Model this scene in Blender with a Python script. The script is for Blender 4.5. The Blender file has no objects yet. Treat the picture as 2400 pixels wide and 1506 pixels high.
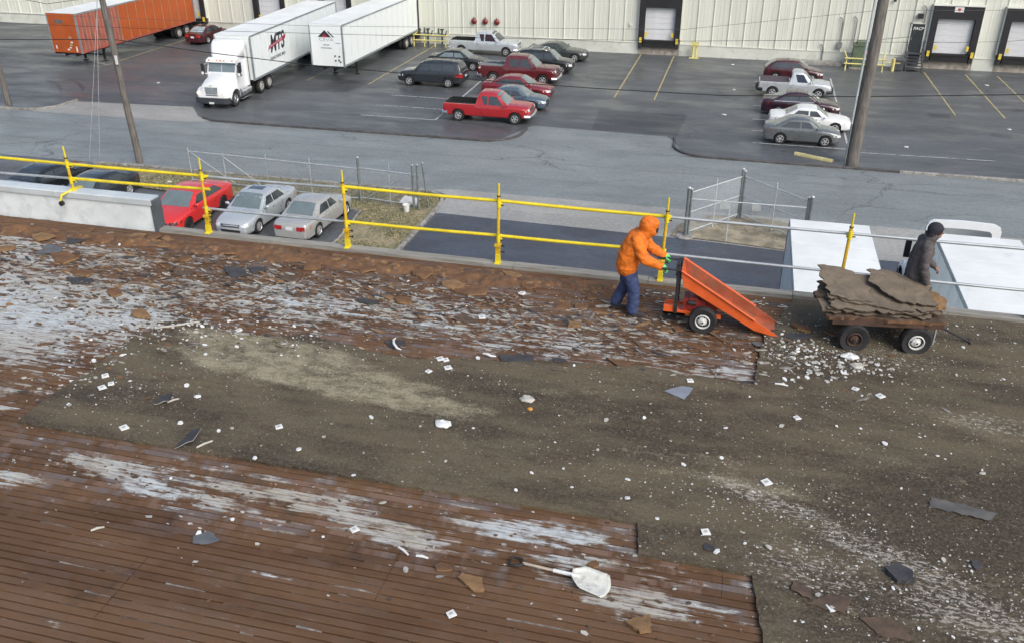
import bpy, bmesh, math, random
from mathutils import Vector, Matrix, noise
from mathutils.bvhtree import BVHTree
R = math.radians
sc = bpy.context.scene
COL = sc.collection

# ------------------------------------------------------------------ camera, sky, sun, exposure
YAW, PITCH, ROLL = R(-14.231), R(27.553), R(0.088)
fwd = Vector((math.sin(YAW)*math.cos(PITCH), math.cos(YAW)*math.cos(PITCH), -math.sin(PITCH)))
rgt = Vector((math.cos(YAW), -math.sin(YAW), 0)); upv = rgt.cross(fwd)
r2 = rgt*math.cos(ROLL)+upv*math.sin(ROLL); u2 = upv*math.cos(ROLL)-rgt*math.sin(ROLL)
cd = bpy.data.cameras.new('camera'); cam = bpy.data.objects.new('camera', cd); COL.objects.link(cam)
m3 = Matrix((r2, u2, -fwd)).transposed()
cam.matrix_world = Matrix.Translation((0, 0, 15)) @ m3.to_4x4()
cd.sensor_width = 36; cd.lens = 31.53; cd.clip_start = .1; cd.clip_end = 3000
sc.camera = cam
SUN_EL, SUN_AZ = 42, 132          # overcast: a very wide soft sun behind and right of the camera
w = bpy.data.worlds.new('World'); sc.world = w; w.use_nodes = True
nt = w.node_tree; bg = nt.nodes['Background']
sky = nt.nodes.new('ShaderNodeTexSky'); sky.sky_type = 'NISHITA'; sky.sun_disc = False
sky.sun_elevation = R(SUN_EL); sky.sun_rotation = R(SUN_AZ); sky.air_density = 1.0; sky.dust_density = 4.0; sky.ozone_density = 1.0
hs = nt.nodes.new('ShaderNodeHueSaturation'); hs.inputs['Saturation'].default_value = .90
nt.links.new(sky.outputs[0], hs.inputs['Color']); nt.links.new(hs.outputs[0], bg.inputs['Color'])
bg.inputs['Strength'].default_value = .12
sd = bpy.data.lights.new('sun', 'SUN'); sd.energy = 1.2; sd.angle = R(40); sd.color = (1, .99, .97)
sun = bpy.data.objects.new('sun', sd); COL.objects.link(sun); sun.location = (20, -20, 60)
az, el = R(SUN_AZ), R(SUN_EL)
sdir = Vector((math.sin(az)*math.cos(el), math.cos(az)*math.cos(el), math.sin(el)))
sun.rotation_euler = sdir.to_track_quat('Z', 'Y').to_euler()
sc.view_settings.view_transform = 'Standard'; sc.view_settings.look = 'None'
sc.view_settings.gamma = 1; sc.view_settings.use_curve_mapping = False
sc.view_settings.exposure = 0.62
sc.render.engine = 'CYCLES'
sc.render.resolution_x, sc.render.resolution_y = 1024, 642
random.seed(7)

# ------------------------------------------------------------------ materials
MATS = {}
def nodes_of(name):
    m = bpy.data.materials.new(name); m.use_nodes = True
    t = m.node_tree; return m, t, t.nodes['Principled BSDF']
class NB:
    """small node-graph helper"""
    def __init__(s, t): s.t = t
    def n(s, typ, **kw):
        nd = s.t.nodes.new(typ)
        for k, v in kw.items(): setattr(nd, k, v)
        return nd
    def link(s, a, b): s.t.links.new(a, b)
    def val(s, sock, v):
        if hasattr(v, 'is_linked') or hasattr(v, 'links'): s.link(v, sock)
        else: sock.default_value = v
    def math(s, op, a, b=None, c=None, clamp=False):
        nd = s.n('ShaderNodeMath', operation=op); nd.use_clamp = clamp
        s.val(nd.inputs[0], a)
        if b is not None: s.val(nd.inputs[1], b)
        if c is not None: s.val(nd.inputs[2], c)
        return nd.outputs[0]
    def pos(s): return s.n('ShaderNodeNewGeometry').outputs['Position']
    def obj(s): return s.n('ShaderNodeTexCoord').outputs['Object']
    def mapping(s, vec, loc=(0,0,0), rot=(0,0,0), scale=(1,1,1)):
        nd = s.n('ShaderNodeMapping'); s.link(vec, nd.inputs[0])
        nd.inputs['Location'].default_value = loc; nd.inputs['Rotation'].default_value = rot; nd.inputs['Scale'].default_value = scale
        return nd.outputs[0]
    def noise(s, vec, scale, detail=4, rough=.55, dist=0):
        nd = s.n('ShaderNodeTexNoise'); s.link(vec, nd.inputs['Vector'])
        nd.inputs['Scale'].default_value = scale; nd.inputs['Detail'].default_value = detail
        nd.inputs['Roughness'].default_value = rough; nd.inputs['Distortion'].default_value = dist
        return nd.outputs[0]
    def vor(s, vec, scale, feature='F1', rnd=1):
        nd = s.n('ShaderNodeTexVoronoi', feature=feature); s.link(vec, nd.inputs['Vector'])
        nd.inputs['Scale'].default_value = scale; nd.inputs['Randomness'].default_value = rnd
        return nd.outputs['Distance']
    def ramp(s, v, lo, hi, a=0., b=1.):
        nd = s.n('ShaderNodeMapRange', interpolation_type='SMOOTHSTEP'); s.link(v, nd.inputs[0])
        nd.inputs[1].default_value = lo; nd.inputs[2].default_value = hi; nd.inputs[3].default_value = a; nd.inputs[4].default_value = b
        return nd.outputs[0]
    def mix(s, f, a, b, blend='MIX'):
        nd = s.n('ShaderNodeMix', data_type='RGBA', blend_type=blend); nd.clamp_factor = True
        s.val(nd.inputs[0], f)
        for i, v in ((6, a), (7, b)):
            if isinstance(v, tuple): nd.inputs[i].default_value = (*v, 1)
            else: s.link(v, nd.inputs[i])
        return nd.outputs[2]
    def blob(s, vec, cx, cy, rx, ry, rot=0):
        m = s.n('ShaderNodeMapping', vector_type='TEXTURE'); s.link(vec, m.inputs[0])
        m.inputs['Location'].default_value = (cx, cy, 0); m.inputs['Rotation'].default_value = (0, 0, rot); m.inputs['Scale'].default_value = (rx, ry, 1e6)
        l = s.n('ShaderNodeVectorMath', operation='LENGTH'); s.link(m.outputs[0], l.inputs[0])
        return s.ramp(l.outputs['Value'], .25, 1.0, 1., 0.)
    def bump(s, h, strength, dist, bsdf):
        nd = s.n('ShaderNodeBump'); nd.inputs['Strength'].default_value = strength; nd.inputs['Distance'].default_value = dist
        s.link(h, nd.inputs['Height']); s.link(nd.outputs[0], bsdf.inputs['Normal'])

def M(name, col, rough=.5, metal=0, var=.18, scale=3, bump=0, bscale=60, coat=0, spec=.5, stretch=(1,1,1), dirt=0, dirtcol=(.10,.085,.065), world=False):
    if name in MATS: return MATS[name]
    m, t, b = nodes_of(name); N = NB(t)
    v = N.mapping(N.pos() if world else N.obj(), scale=stretch)
    n1 = N.noise(v, scale, 5, .6)
    lo = tuple(c*(1-var) for c in col); hi = tuple(min(1, c*(1+var)) for c in col)
    c = N.mix(N.ramp(n1, .3, .7), lo, hi)
    if dirt:
        n2 = N.noise(v, scale*2.3, 7, .65)
        c = N.mix(N.ramp(n2, .62-dirt*.35, .80-dirt*.2, 0, min(1, .35+dirt)), c, dirtcol)
    N.link(c, b.inputs['Base Color'])
    N.link(N.ramp(n1, .3, .75, max(.02, rough-.08), min(1, rough+.1)), b.inputs['Roughness'])
    b.inputs['Metallic'].default_value = metal; b.inputs['Coat Weight'].default_value = coat; b.inputs['Coat Roughness'].default_value = .06
    b.inputs['Specular IOR Level'].default_value = spec
    if bump: N.bump(N.noise(v, bscale, 5, .6), bump, .01, b)
    MATS[name] = m; return m

def paint(name, col, rough=.32, metal=0., dirt=.05): return M(name, col, rough, metal, .05, 1.0, coat=.8, dirt=dirt, dirtcol=tuple(c*.8+.02 for c in col))
GLASS = M('car_glass', (.035,.045,.05), .05, 0, .2, 2, spec=.8, coat=.3)
GLASSL = M('windscreen_glass', (.14,.18,.19), .10, 0, .12, 1.5, spec=.9, coat=.4)
RUBBER = M('tyre_rubber', (.018,.018,.019), .8, 0, .25, 12, bump=.3)
ALLOY = M('alloy_rim', (.62,.63,.64), .35, .6, .1, 6, dirt=.1)
STEELRIM = M('painted_steel_rim', (.62,.64,.62), .5, .1, .1, 6, dirt=.2)
CHROME = M('chrome', (.7,.71,.72), .2, .9, .08, 4)
BLACKPL = M('black_plastic', (.02,.02,.022), .6, 0, .2, 6)
DARKM = M('dark_underside', (.012,.012,.013), .9, 0, .2, 4)
LAMPC = M('clear_lamp', (.68,.70,.72), .12, .3, .15, 14, coat=.6)
LAMPR = M('red_lamp', (.36,.012,.014), .2, 0, .2, 14, coat=.6)
AMBER = M('amber_lamp', (.7,.25,.02), .25, 0, .2, 14, coat=.5)
PLATE = M('licence_plate', (.66,.67,.66), .5, 0, .12, 20)
def emit(name, col, s):
    m, t, b = nodes_of(name); N = NB(t)
    c = N.mix(N.ramp(N.noise(N.obj(), 9), .3, .7), tuple(x*.8 for x in col), col)
    N.link(c, b.inputs['Base Color']); N.link(c, b.inputs['Emission Color']); b.inputs['Emission Strength'].default_value = s
    return m
LIT = emit('lit_headlamp', (1, .86, .5), 2.2)

# ------------------------------------------------------------------ mesh helpers
class MB:
    def __init__(s): s.v = []; s.f = []; s.mi = []
    def add(s, vs, fs, mi=0, mx=None):
        o = len(s.v)
        s.v += [tuple(mx @ Vector(p)) if mx else tuple(p) for p in vs]
        s.f += [tuple(i+o for i in f) for f in fs]
        s.mi += [mi]*len(fs); return s
    def box(s, c, d, mi=0, mx=None, taper=1.0):
        x, y, z = (q/2 for q in d); vs = []
        for sz in (-1, 1):
            k = taper if sz > 0 else 1
            for sx, sy in ((-1,-1),(1,-1),(1,1),(-1,1)): vs.append((c[0]+sx*x*k, c[1]+sy*y*k, c[2]+sz*z))
        return s.add(vs, [(3,2,1,0),(4,5,6,7),(0,1,5,4),(1,2,6,5),(2,3,7,6),(3,0,4,7)], mi, mx)
    def bbox(s, a, b, mi=0, mx=None):
        return s.box([(p+q)/2 for p, q in zip(a, b)], [abs(q-p) for p, q in zip(a, b)], mi, mx)
    def tube(s, pts, r, n=8, mi=0, caps=True, mx=None, squash=None):
        pts = [Vector(p) for p in pts]; rs = r if isinstance(r, (list, tuple)) else [r]*len(pts)
        vs, fs = [], []; ref = None
        for i, p in enumerate(pts):
            t = (pts[min(i+1, len(pts)-1)]-pts[max(i-1, 0)]).normalized()
            if ref is None:
                ref = Vector((0,0,1)) if abs(t.z) < .9 else Vector((1,0,0))
            a = t.cross(ref).normalized(); b = a.cross(t).normalized(); ref = b
            for k in range(n):
                an = 2*math.pi*k/n; q = squash or 1
                vs.append(p+(a*math.cos(an)+b*math.sin(an)*q)*rs[i])
        for i in range(len(pts)-1):
            for k in range(n):
                k2 = (k+1) % n; fs.append((i*n+k, i*n+k2, (i+1)*n+k2, (i+1)*n+k))
        if caps: fs.append(tuple(range(n))[::-1]); fs.append(tuple(range((len(pts)-1)*n, len(pts)*n)))
        return s.add(vs, fs, mi, mx)
    def cyl(s, a, b, r, n=12, mi=0, r2=None, mx=None): return s.tube([a, b], [r, r if r2 is None else r2], n, mi, True, mx)
    def lathe(s, prof, n=24, mi=0, mx=None, axis='y'):
        vs, fs = [], []
        for (rr, h) in prof:
            for k in range(n):
                a = 2*math.pi*k/n
                vs.append((rr*math.cos(a), h, rr*math.sin(a)) if axis == 'y' else (rr*math.cos(a), rr*math.sin(a), h))
        for i in range(len(prof)-1):
            for k in range(n):
                k2 = (k+1) % n; q = (i*n+k, i*n+k2, (i+1)*n+k2, (i+1)*n+k)
                fs.append(q if axis == 'y' else q)
        return s.add(vs, fs, mi, mx)
    def prism(s, poly, d0, d1, axis='z', mi=0, mx=None):
        n = len(poly); vs = []
        for d in (d0, d1):
            for a, b in poly:
                vs.append({'z': (a, b, d), 'y': (a, d, b), 'x': (d, a, b)}[axis])
        fs = [tuple(range(n))[::-1], tuple(range(n, 2*n))]+[(i, (i+1) % n, (i+1) % n+n, i+n) for i in range(n)]
        return s.add(vs, fs, mi, mx)
    def sphere(s, c, r, n=12, m=8, mi=0, mx=None):
        r = r if isinstance(r, (list, tuple)) else (r, r, r); vs, fs = [], []
        for i in range(m+1):
            th = math.pi*i/m
            for k in range(n):
                a = 2*math.pi*k/n
                vs.append((c[0]+r[0]*math.sin(th)*math.cos(a), c[1]+r[1]*math.sin(th)*math.sin(a), c[2]-r[2]*math.cos(th)))
        for i in range(m):
            for k in range(n):
                k2 = (k+1) % n; fs.append((i*n+k, i*n+k2, (i+1)*n+k2, (i+1)*n+k))
        return s.add(vs, fs, mi, mx)
    def mesh(s, name, mats, smooth=None, recalc=True):
        me = bpy.data.meshes.new(name); me.from_pydata(s.v, [], s.f)
        for m in (mats if isinstance(mats, (list, tuple)) else [mats]): me.materials.append(m)
        me.polygons.foreach_set('material_index', s.mi)
        if recalc:
            bm = bmesh.new(); bm.from_mesh(me); bmesh.ops.remove_doubles(bm, verts=bm.verts, dist=1e-5)
            bmesh.ops.recalc_face_normals(bm, faces=bm.faces); bm.to_mesh(me); bm.free()
        if smooth:
            me.polygons.foreach_set('use_smooth', [True]*len(me.polygons)); me.set_sharp_from_angle(angle=R(smooth))
        me.update(); return me
    def build(s, name, mats, parent=None, smooth=None, recalc=True, loc=None):
        return link(name, s.mesh(name, mats, smooth, recalc), parent, loc)
def link(name, me, parent=None, loc=None, rot=None, scale=None):
    o = bpy.data.objects.new(name, me); COL.objects.link(o)
    if parent: o.parent = parent
    if loc: o.location = loc
    if rot: o.rotation_euler = rot
    if scale: o.scale = scale
    return o
def tag(o, label=None, cat=None, group=None, kind=None):
    if label: o['label'] = label
    if cat: o['category'] = cat
    if group: o['group'] = group
    if kind: o['kind'] = kind
    return o
def thing(name, label, cat, loc=(0,0,0), rz=0, group=None):
    o = bpy.data.objects.new(name, None); COL.objects.link(o); o.empty_display_size = .2
    o.location = loc; o.rotation_euler = (0, 0, rz); return tag(o, label, cat, group)
def struct(o): return tag(o, kind='structure')
def evaluated(o, name):
    dg = bpy.context.evaluated_depsgraph_get(); me = bpy.data.meshes.new_from_object(o.evaluated_get(dg)); me.name = name
    bpy.data.objects.remove(o, do_unlink=True); return me
def text_obj(name, txt, size, mat, parent, loc, rot, extrude=.004, bold=0, shear=0, sx=1, align='CENTER'):
    c = bpy.data.curves.new(name, 'FONT'); c.body = txt; c.size = size; c.extrude = extrude; c.offset = bold; c.shear = shear
    c.align_x = align; c.align_y = 'CENTER'; c.resolution_u = 3
    o = bpy.data.objects.new(name, c); COL.objects.link(o)
    me = evaluated(o, name); me.materials.clear(); me.materials.append(mat)
    return link(name, me, parent, loc, rot, (sx, 1, 1))
def interp(tab, x):
    if x <= tab[0][0]: return tab[0][1]
    for (a, b), (c, d) in zip(tab, tab[1:]):
        if x <= c:
            t = (x-a)/(c-a) if c > a else 1
            return b+(d-b)*t
    return tab[-1][1]
def sheet(name, poly, z, mat, kind='structure', ragged=0):
    mb = MB(); mb.add([(x, y, z) for x, y in poly], [tuple(range(len(poly)))])
    me = mb.mesh(name, mat, recalc=False)
    bm = bmesh.new(); bm.from_mesh(me); bmesh.ops.triangulate(bm, faces=bm.faces)
    for f in bm.faces:
        if f.normal.z < 0: f.normal_flip()
    bm.to_mesh(me); bm.free()
    return tag(link(name, me), kind=kind)
def arc(cx, cy, r, a0, a1, n=8): return [(cx+r*math.cos(R(a0+(a1-a0)*i/n)), cy+r*math.sin(R(a0+(a1-a0)*i/n))) for i in range(n+1)]
def sweep(mb, pts, wid, h, mi=0, z0=0.0, bev=.03):
    """kerb-like bar along a plan polyline"""
    P = [Vector((x, y, 0)) for x, y in pts]; vs, fs = [], []
    for i, p in enumerate(P):
        t = (P[min(i+1, len(P)-1)]-P[max(i-1, 0)]).normalized(); nn = Vector((-t.y, t.x, 0)); hw = wid/2
        for a, z in ((-hw, z0), (-hw, h-bev), (-hw+bev, h), (hw-bev, h), (hw, h-bev), (hw, z0)): vs.append((p.x+nn.x*a, p.y+nn.y*a, z))
    for i in range(len(P)-1):
        for k in range(5): fs.append((i*6+k, i*6+k+1, i*6+k+7, i*6+k+6))
    fs += [tuple(range(6)), tuple(range(len(P)*6-6, len(P)*6))]
    mb.add(vs, fs, mi); return mb
# ------------------------------------------------------------------ ground materials
def asphalt(name, col, dark, wet=.5, crack=0., spec=.5, aggr=.35, tint=None, seam=False):
    m, t, b = nodes_of(name); N = NB(t); p = N.pos()
    big = N.noise(N.mapping(p, scale=(.7, 1.3, 1)), .16, 6, .6, .6)
    c = N.mix(N.ramp(big, .36, .66), dark, col)
    st = N.noise(N.mapping(p, scale=(.5, 1.1, 1)), .8, 7, .68)
    c = N.mix(N.ramp(st, .45, .75, 0, .35), c, tuple(x*1.5 for x in col))
    fine = N.noise(p, 26, 3, .7)
    c = N.mix(N.ramp(fine, .35, .7, 0, aggr), c, tuple(x*1.7+.01 for x in col))
    mot = N.noise(p, 5.5, 6, .75)
    c = N.mix(N.ramp(mot, .36, .60, .34, 0), c, tuple(x*.55 for x in dark))
    c = N.mix(N.ramp(mot, .52, .70, 0, .30), c, tuple(x*1.45+.01 for x in col))
    c = N.mix(N.ramp(N.noise(N.mapping(p, loc=(31, 7, 0)), .45, 6, .7), .55, .74, 0, .45), c, tuple(x*.62 for x in dark))
    if crack:
        d = N.noise(p, .7, 5, .7)
        pv = N.n('ShaderNodeVectorMath', operation='MULTIPLY_ADD'); N.link(p, pv.inputs[0]); pv.inputs[1].default_value = (.5, 1, 1)
        cmb = N.n('ShaderNodeCombineXYZ'); N.link(N.math('MULTIPLY', d, 1.6), cmb.inputs[0]); N.link(N.math('MULTIPLY', d, 1.3), cmb.inputs[1])
        N.link(cmb.outputs[0], pv.inputs[2])
        e = N.vor(pv.outputs[0], .33, 'DISTANCE_TO_EDGE')
        msk = N.math('MULTIPLY', N.ramp(e, .0, .012, 1, 0), N.ramp(N.noise(p, .12, 3), .46, .6, 0, crack))
        c = N.mix(msk, c, tuple(x*.28 for x in dark))
    if seam:
        sy = N.n('ShaderNodeSeparateXYZ'); N.link(p, sy.inputs[0])
        wob = N.math('MULTIPLY', N.math('SUBTRACT', N.noise(p, .5, 3), .5), .25)
        for y0, k in ((46.4, .5), (43.6, .35)):
            e = N.math('ABSOLUTE', N.math('SUBTRACT', N.math('ADD', sy.outputs[1], wob), y0))
            c = N.mix(N.ramp(e, .01, .07, k, 0), c, tuple(x*.5 for x in dark))
    N.link(c, b.inputs['Base Color'])
    wn = N.noise(N.mapping(p, scale=(.6, 1.4, 1)), .35, 5, .6)
    N.link(N.ramp(wn, .32, .70, .50-.36*wet, .66), b.inputs['Roughness'])
    b.inputs['Specular IOR Level'].default_value = spec
    N.bump(N.noise(p, 55, 3, .7), .14, .006, b)
    return m
LOT = asphalt('wet_lot_asphalt', (.098,.107,.113), (.064,.069,.074), .55, .9, aggr=.28)
STREET = asphalt('worn_street_asphalt', (.205,.228,.228), (.155,.175,.178), .5, 1, aggr=.30, seam=True)
NEWASPH = asphalt('fresh_driveway_asphalt', (.070,.077,.092), (.050,.056,.070), .7, .4, aggr=.2)
PATCH = asphalt('asphalt_patch', (.062,.066,.070), (.046,.049,.053), .5, .3, aggr=.2)
CONC = asphalt('apron_concrete', (.34,.34,.32), (.25,.25,.235), .4, .7, aggr=.2)
KERBM = M('kerb_concrete', (.27,.265,.245), .75, 0, .3, 2.5, bump=.4, bscale=20, dirt=.45, dirtcol=(.07,.065,.06), world=True)
KERBD = M('kerb_tarred', (.075,.073,.072), .6, 0, .35, 2, bump=.4, bscale=20, dirt=.4, dirtcol=(.025,.025,.025), world=True)
def linepaint(name, col):
    m, t, b = nodes_of(name); N = NB(t); p = N.pos()
    wear = N.noise(N.mapping(p, scale=(1.5, 1.5, 1)), 2.2, 8, .75)
    N.link(N.mix(N.ramp(wear, .46, .68), col, (.06,.06,.06)), b.inputs['Base Color']); b.inputs['Roughness'].default_value = .55
    return m
LINEW = linepaint('white_line_paint', (.50,.52,.52)); LINEY = linepaint('yellow_line_paint', (.46,.39,.19))
DIRT = M('bare_dirt', (.26,.23,.17), .9, 0, .4, 1.2, bump=.6, bscale=14, dirt=.4, dirtcol=(.17,.155,.10), world=True)

# ------------------------------------------------------------------ the setting
sheet('ground', [(-400,-300),(400,-300),(400,500),(-400,500)], 0, LOT)
sheet('street', [(-400,40.35),(400,40.35),(400,49.45),(-400,49.45)], .004, STREET)
sheet('street', arc(-9.0, 49.2, 0.0, 0, 0, 1)[:1]+[(-13.9,49.3),(-13.3,50.6),(-12.7,52.4),(-12.3,53.6),(-4.0,53.2),(-3.5,52.4),(-2.9,50.5),(-1.8,49.6)], .008, STREET)
sheet('apron', [(-44.9,48.75),(-33.4,48.95),(-32.2,49.5),(-33.6,50.4),(-35.2,52.4),(-39.5,52.05),(-43.7,51.75),(-44.2,50.2)], .010, CONC)
sheet('apron', [(-13.3,37.6),(-13.4,40.0),(-14.4,40.8),(-13.3,41.0),(4,41.0),(30,41.0),(30,37.0),(2.4,37.0),(-1.7,37.3)], .008, CONC)
sheet('driveway', [(-13.22,14.6),(60,14.6),(60,37.1),(12,37.05),(2.4,36.9),(-1.74,37.3),(-13.1,37.65)], .012, NEWASPH)
for poly in ([(-8.6,53.6),(-3.4,53.6),(-3.2,58.6),(-8.9,58.5)], [(-33.2,58.5),(-27.0,58.8),(-26.5,62.6),(-32.3,62.3)], [(12.0,62.0),(13.2,62.0),(13.3,63.0),(11.9,63.0)], [(14.8,58.2),(16.0,58.1),(16.1,58.8),(14.9,58.9)]):
    sheet('asphalt_patch', poly, .004, PATCH)
for pl in ([(-50.6,57.0),(-49.85,56.58),(-48.73,55.87),(-47.4,54.69),(-46.3,53.4)], [(-48.9,57.5),(-48.08,57.04),(-47.08,56.3),(-45.87,55.09),(-45.1,54.2)]):
    sheet('tyre_mark', [(x, y) for x, y in pl]+[(x+.20*k, y+.16*k) for k, (x, y) in zip((.2,.7,1,1,.3), pl)][::-1], .006, PATCH)
# grass verge
def grass_mat():
    m, t, b = nodes_of('dead_grass_soil'); N = NB(t); p = N.pos()
    n1 = N.noise(p, .55, 6, .65); n2 = N.noise(p, 7, 5, .7)
    c = N.mix(N.ramp(n1, .38, .62), (.13,.132,.075), (.28,.235,.145))
    c = N.mix(N.ramp(n2, .4, .7, 0, .6), c, (.36,.32,.21))
    c = N.mix(N.ramp(N.noise(p, 1.4, 5), .55, .7, 0, .7), c, (.10,.09,.065))
    N.link(c, b.inputs['Base Color']); b.inputs['Roughness'].default_value = .95
    N.bump(n2, .8, .05, b); return m
GRASSM = grass_mat()
VERGE = [(-33.3,40.05),(-14.6,40.15),(-13.75,39.75),(-13.45,39.0),(-13.45,14.8),(-15.9,14.8),(-16.3,33.6),(-16.6,36.8),(-17.6,37.3),(-27.2,37.1),(-31.2,37.5),(-32.8,38.8)]
sheet('grass_verge', VERGE, .06, GRASSM)
GATEBED = [(-2.3,37.45),(0,37.3),(3.0,37.0),(4.6,37.3),(4.4,39.6),(1.8,40.6),(-.6,40.5),(-2.0,39.0)]
sheet('dirt_strip', GATEBED, .05, DIRT)
def inside(p, poly):
    x, y = p; c = False; j = len(poly)-1
    for i in range(len(poly)):
        xi, yi = poly[i]; xj, yj = poly[j]
        if (yi > y) != (yj > y) and x < (xj-xi)*(y-yi)/(yj-yi)+xi: c = not c
        j = i
    return c
def grass(name, poly, n, label, seed, z, cols):
    rnd = random.Random(seed); xs = [p[0] for p in poly]; ys = [p[1] for p in poly]; mb = MB()
    while len(mb.f) < n*3:
        x, y = rnd.uniform(min(xs), max(xs)), rnd.uniform(max(29, min(ys)), max(ys))
        if not inside((x, y), poly): continue
        d = noise.noise((x*.6, y*.6, 3))
        if d < -.2 and rnd.random() < .75: continue
        for k in range(3):
            a = rnd.uniform(0, 6.28); h = rnd.uniform(.02, .075)*(1.1+d); wv = rnd.uniform(.012, .03); l = rnd.uniform(.02, .10)
            bx, by = x+rnd.uniform(-.06, .06), y+rnd.uniform(-.06, .06)
            mb.add([(bx-wv*math.sin(a), by+wv*math.cos(a), z), (bx+wv*math.sin(a), by-wv*math.cos(a), z), (bx+l*math.cos(a), by+l*math.sin(a), z+h)], [(0,1,2)], rnd.choices([0,1,2], [2, 3+d*3, 2])[0])
    o = mb.build(name, cols, recalc=False); return tag(o, label, 'grass', kind='stuff')
GCOL = [M('grass_green', (.12,.135,.06), .9, 0, .3, 9), M('grass_olive', (.20,.19,.10), .9, 0, .3, 9), M('grass_straw', (.38,.33,.20), .9, 0, .3, 9)]
grass('grass', VERGE, 9000, 'short patchy dead grass on the verge by the near kerb', 3, .055, GCOL)
grass('grass', GATEBED, 220, 'thin straw grass on the dirt strip under the folded gate', 4, .045, [GCOL[2], GCOL[1], GCOL[2]])
# kerbs
def kerb(pts, mat, wid=.16, h=.13): return struct(sweep(MB(), pts, wid, h, 0, -.02).build('kerb', mat, smooth=40))
kerb([(-33.0,50.0),(-32.0,49.55),(-30.2,49.48),(-22,49.5),(-14.6,49.6)]+arc(-14.4,51.5,1.9,-85,-5,8)+[(-12.45,52.6)], KERBD)
kerb([(-3.5,53.0)]+arc(-1.4,51.5,2.0,170,270,9)+[(.8,49.48),(8.6,49.45)], KERBD)
kerb([(8.64,49.45),(20,49.45),(40,49.45),(120,49.45)], KERBM, .2)
kerb([(-120,48.7),(-47.3,48.84),(-45.6,49.0)]+arc(-45.6,50.8,1.75,-85,10,7)+[(-43.75,51.9)], KERBM, .2)
kerb([(-34.3,39.2),(-33.2,40.2),(-31,40.27),(-22,40.3),(-15.4,40.3)]+arc(-15.0,38.75,1.6,85,5,8)+[(-13.34,37.5),(-13.34,30),(-13.34,14.8)], KERBM, .18)
kerb([(-16.25,14.8),(-16.35,33.6),(-16.75,36.9),(-17.6,37.2)], KERBM, .12, .08)
# painted lines
def line(a, b, wd=.11, mat=LINEW, z=.014):
    a, b = Vector((*a, 0)), Vector((*b, 0)); t = (b-a).normalized(); n = Vector((-t.y, t.x, 0))*wd/2
    return sheet('painted_line', [(q.x, q.y) for q in (a-n, b-n, b+n, a+n)], z, mat)
for x in (-8.5, -5.75): line((x, 77.4), (x+.05, 62.0), .10, LINEY)
for x, y1 in ((13.55, 62.8), (16.5, 62.8), (18.75, 64), (22.2, 63)): line((x, 76.0), (x+.05, y1), .10, LINEY)
for x in (-26.5, -49.2, -31.4): line((x, 77), (x+.05, 61.5), .10, LINEY)
for y in (53.3, 55.95, 58.8): line((-23.6, y), (-18.6, y), .11)
line((-18.55, 53.3), (-18.8, 66), .11)
for y, x0, x1 in ((53.2, 1.0, 6.3), (55.9, .9, 3), (58.6, .9, 3), (62.2, .9, 3), (67.3, .9, 3), (69.6, .9, 3)): line((x0, y), (x1, y), .11)
line((6.35, 52.9), (6.4, 72), .11); line((6.5, 52.7), (14, 52.9), .10)
for x in (-24.4, -21.35, -18.55): line((x, 29.5), (x+.1, 37.0), .11)
line((-58, 66.5), (-49, 62.5), .11)

# ------------------------------------------------------------------ warehouse across the yard
WY = 77.8
WALLP = M('cream_metal_siding', (.62,.64,.565), .5, 0, .06, .35, dirt=.28, dirtcol=(.50,.52,.45), stretch=(2.5,1,.35), world=True)
WALLB = M('cream_painted_concrete', (.58,.60,.54), .6, 0, .09, .6, dirt=.3, dirtcol=(.33,.34,.29), bump=.15, bscale=12, world=True)
TRIMW = M('cream_trim', (.68,.69,.64), .5, 0, .06, .8, world=True)
SHELT = M('black_dock_pad', (.014,.015,.018), .7, 0, .35, 1.5, bump=.2, bscale=8)
DOORW = M('white_sectional_door', (.62,.64,.66), .45, 0, .06, 1, dirt=.2, dirtcol=(.42,.43,.45))
YELB = M('yellow_bumper_paint', (.66,.50,.05), .5, 0, .15, 3, dirt=.2)
YELP = M('pale_yellow_paint', (.60,.55,.20), .55, 0, .15, 2, dirt=.25)
CONCD = M('stained_dock_concrete', (.36,.33,.28), .8, 0, .25, 1.5, dirt=.5, dirtcol=(.16,.14,.12), bump=.3, bscale=10)
PIT = M('dock_leveller_steel', (.02,.02,.022), .7, .3, .3, 3)
wh = thing('warehouse', 'long cream metal-sided warehouse with dock doors across the yard', 'building', (0, WY, 0))
docks = [(-52.3,-49.1), (-44.1,-40.9), (-37.6,-34.4), (-31.3,-28.1), (-8.85,-5.4), (13.55,17.15), (18.7,22.3)]
X0, X1, HW = -95., 60., 9.0
def panel_mesh(z0, z1):
    mb = MB(); r = .075
    prof = [(0,0),(.035,-r),(.085,-r),(.12,0),(.50,0),(.52,-.014),(.56,-.014),(.58,0),(.86,0),(.88,-.014),(.92,-.014),(.94,0),(1.27,0)]
    vs = [(x, y, z) for z in (z0, z1) for x, y in prof]; n = len(prof)
    mb.add(vs, [(i, i+1, i+1+n, i+n) for i in range(n-1)]); mb.add([(0,.02,z0),(1.27,.02,z0),(1.27,.02,z1),(0,.02,z1)], [(0,1,2,3)])
    return mb.mesh('wall_panel', WALLP, recalc=False)
pm_full, pm_top = panel_mesh(.95, HW), panel_mesh(4.85, HW)
xs = X0
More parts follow.
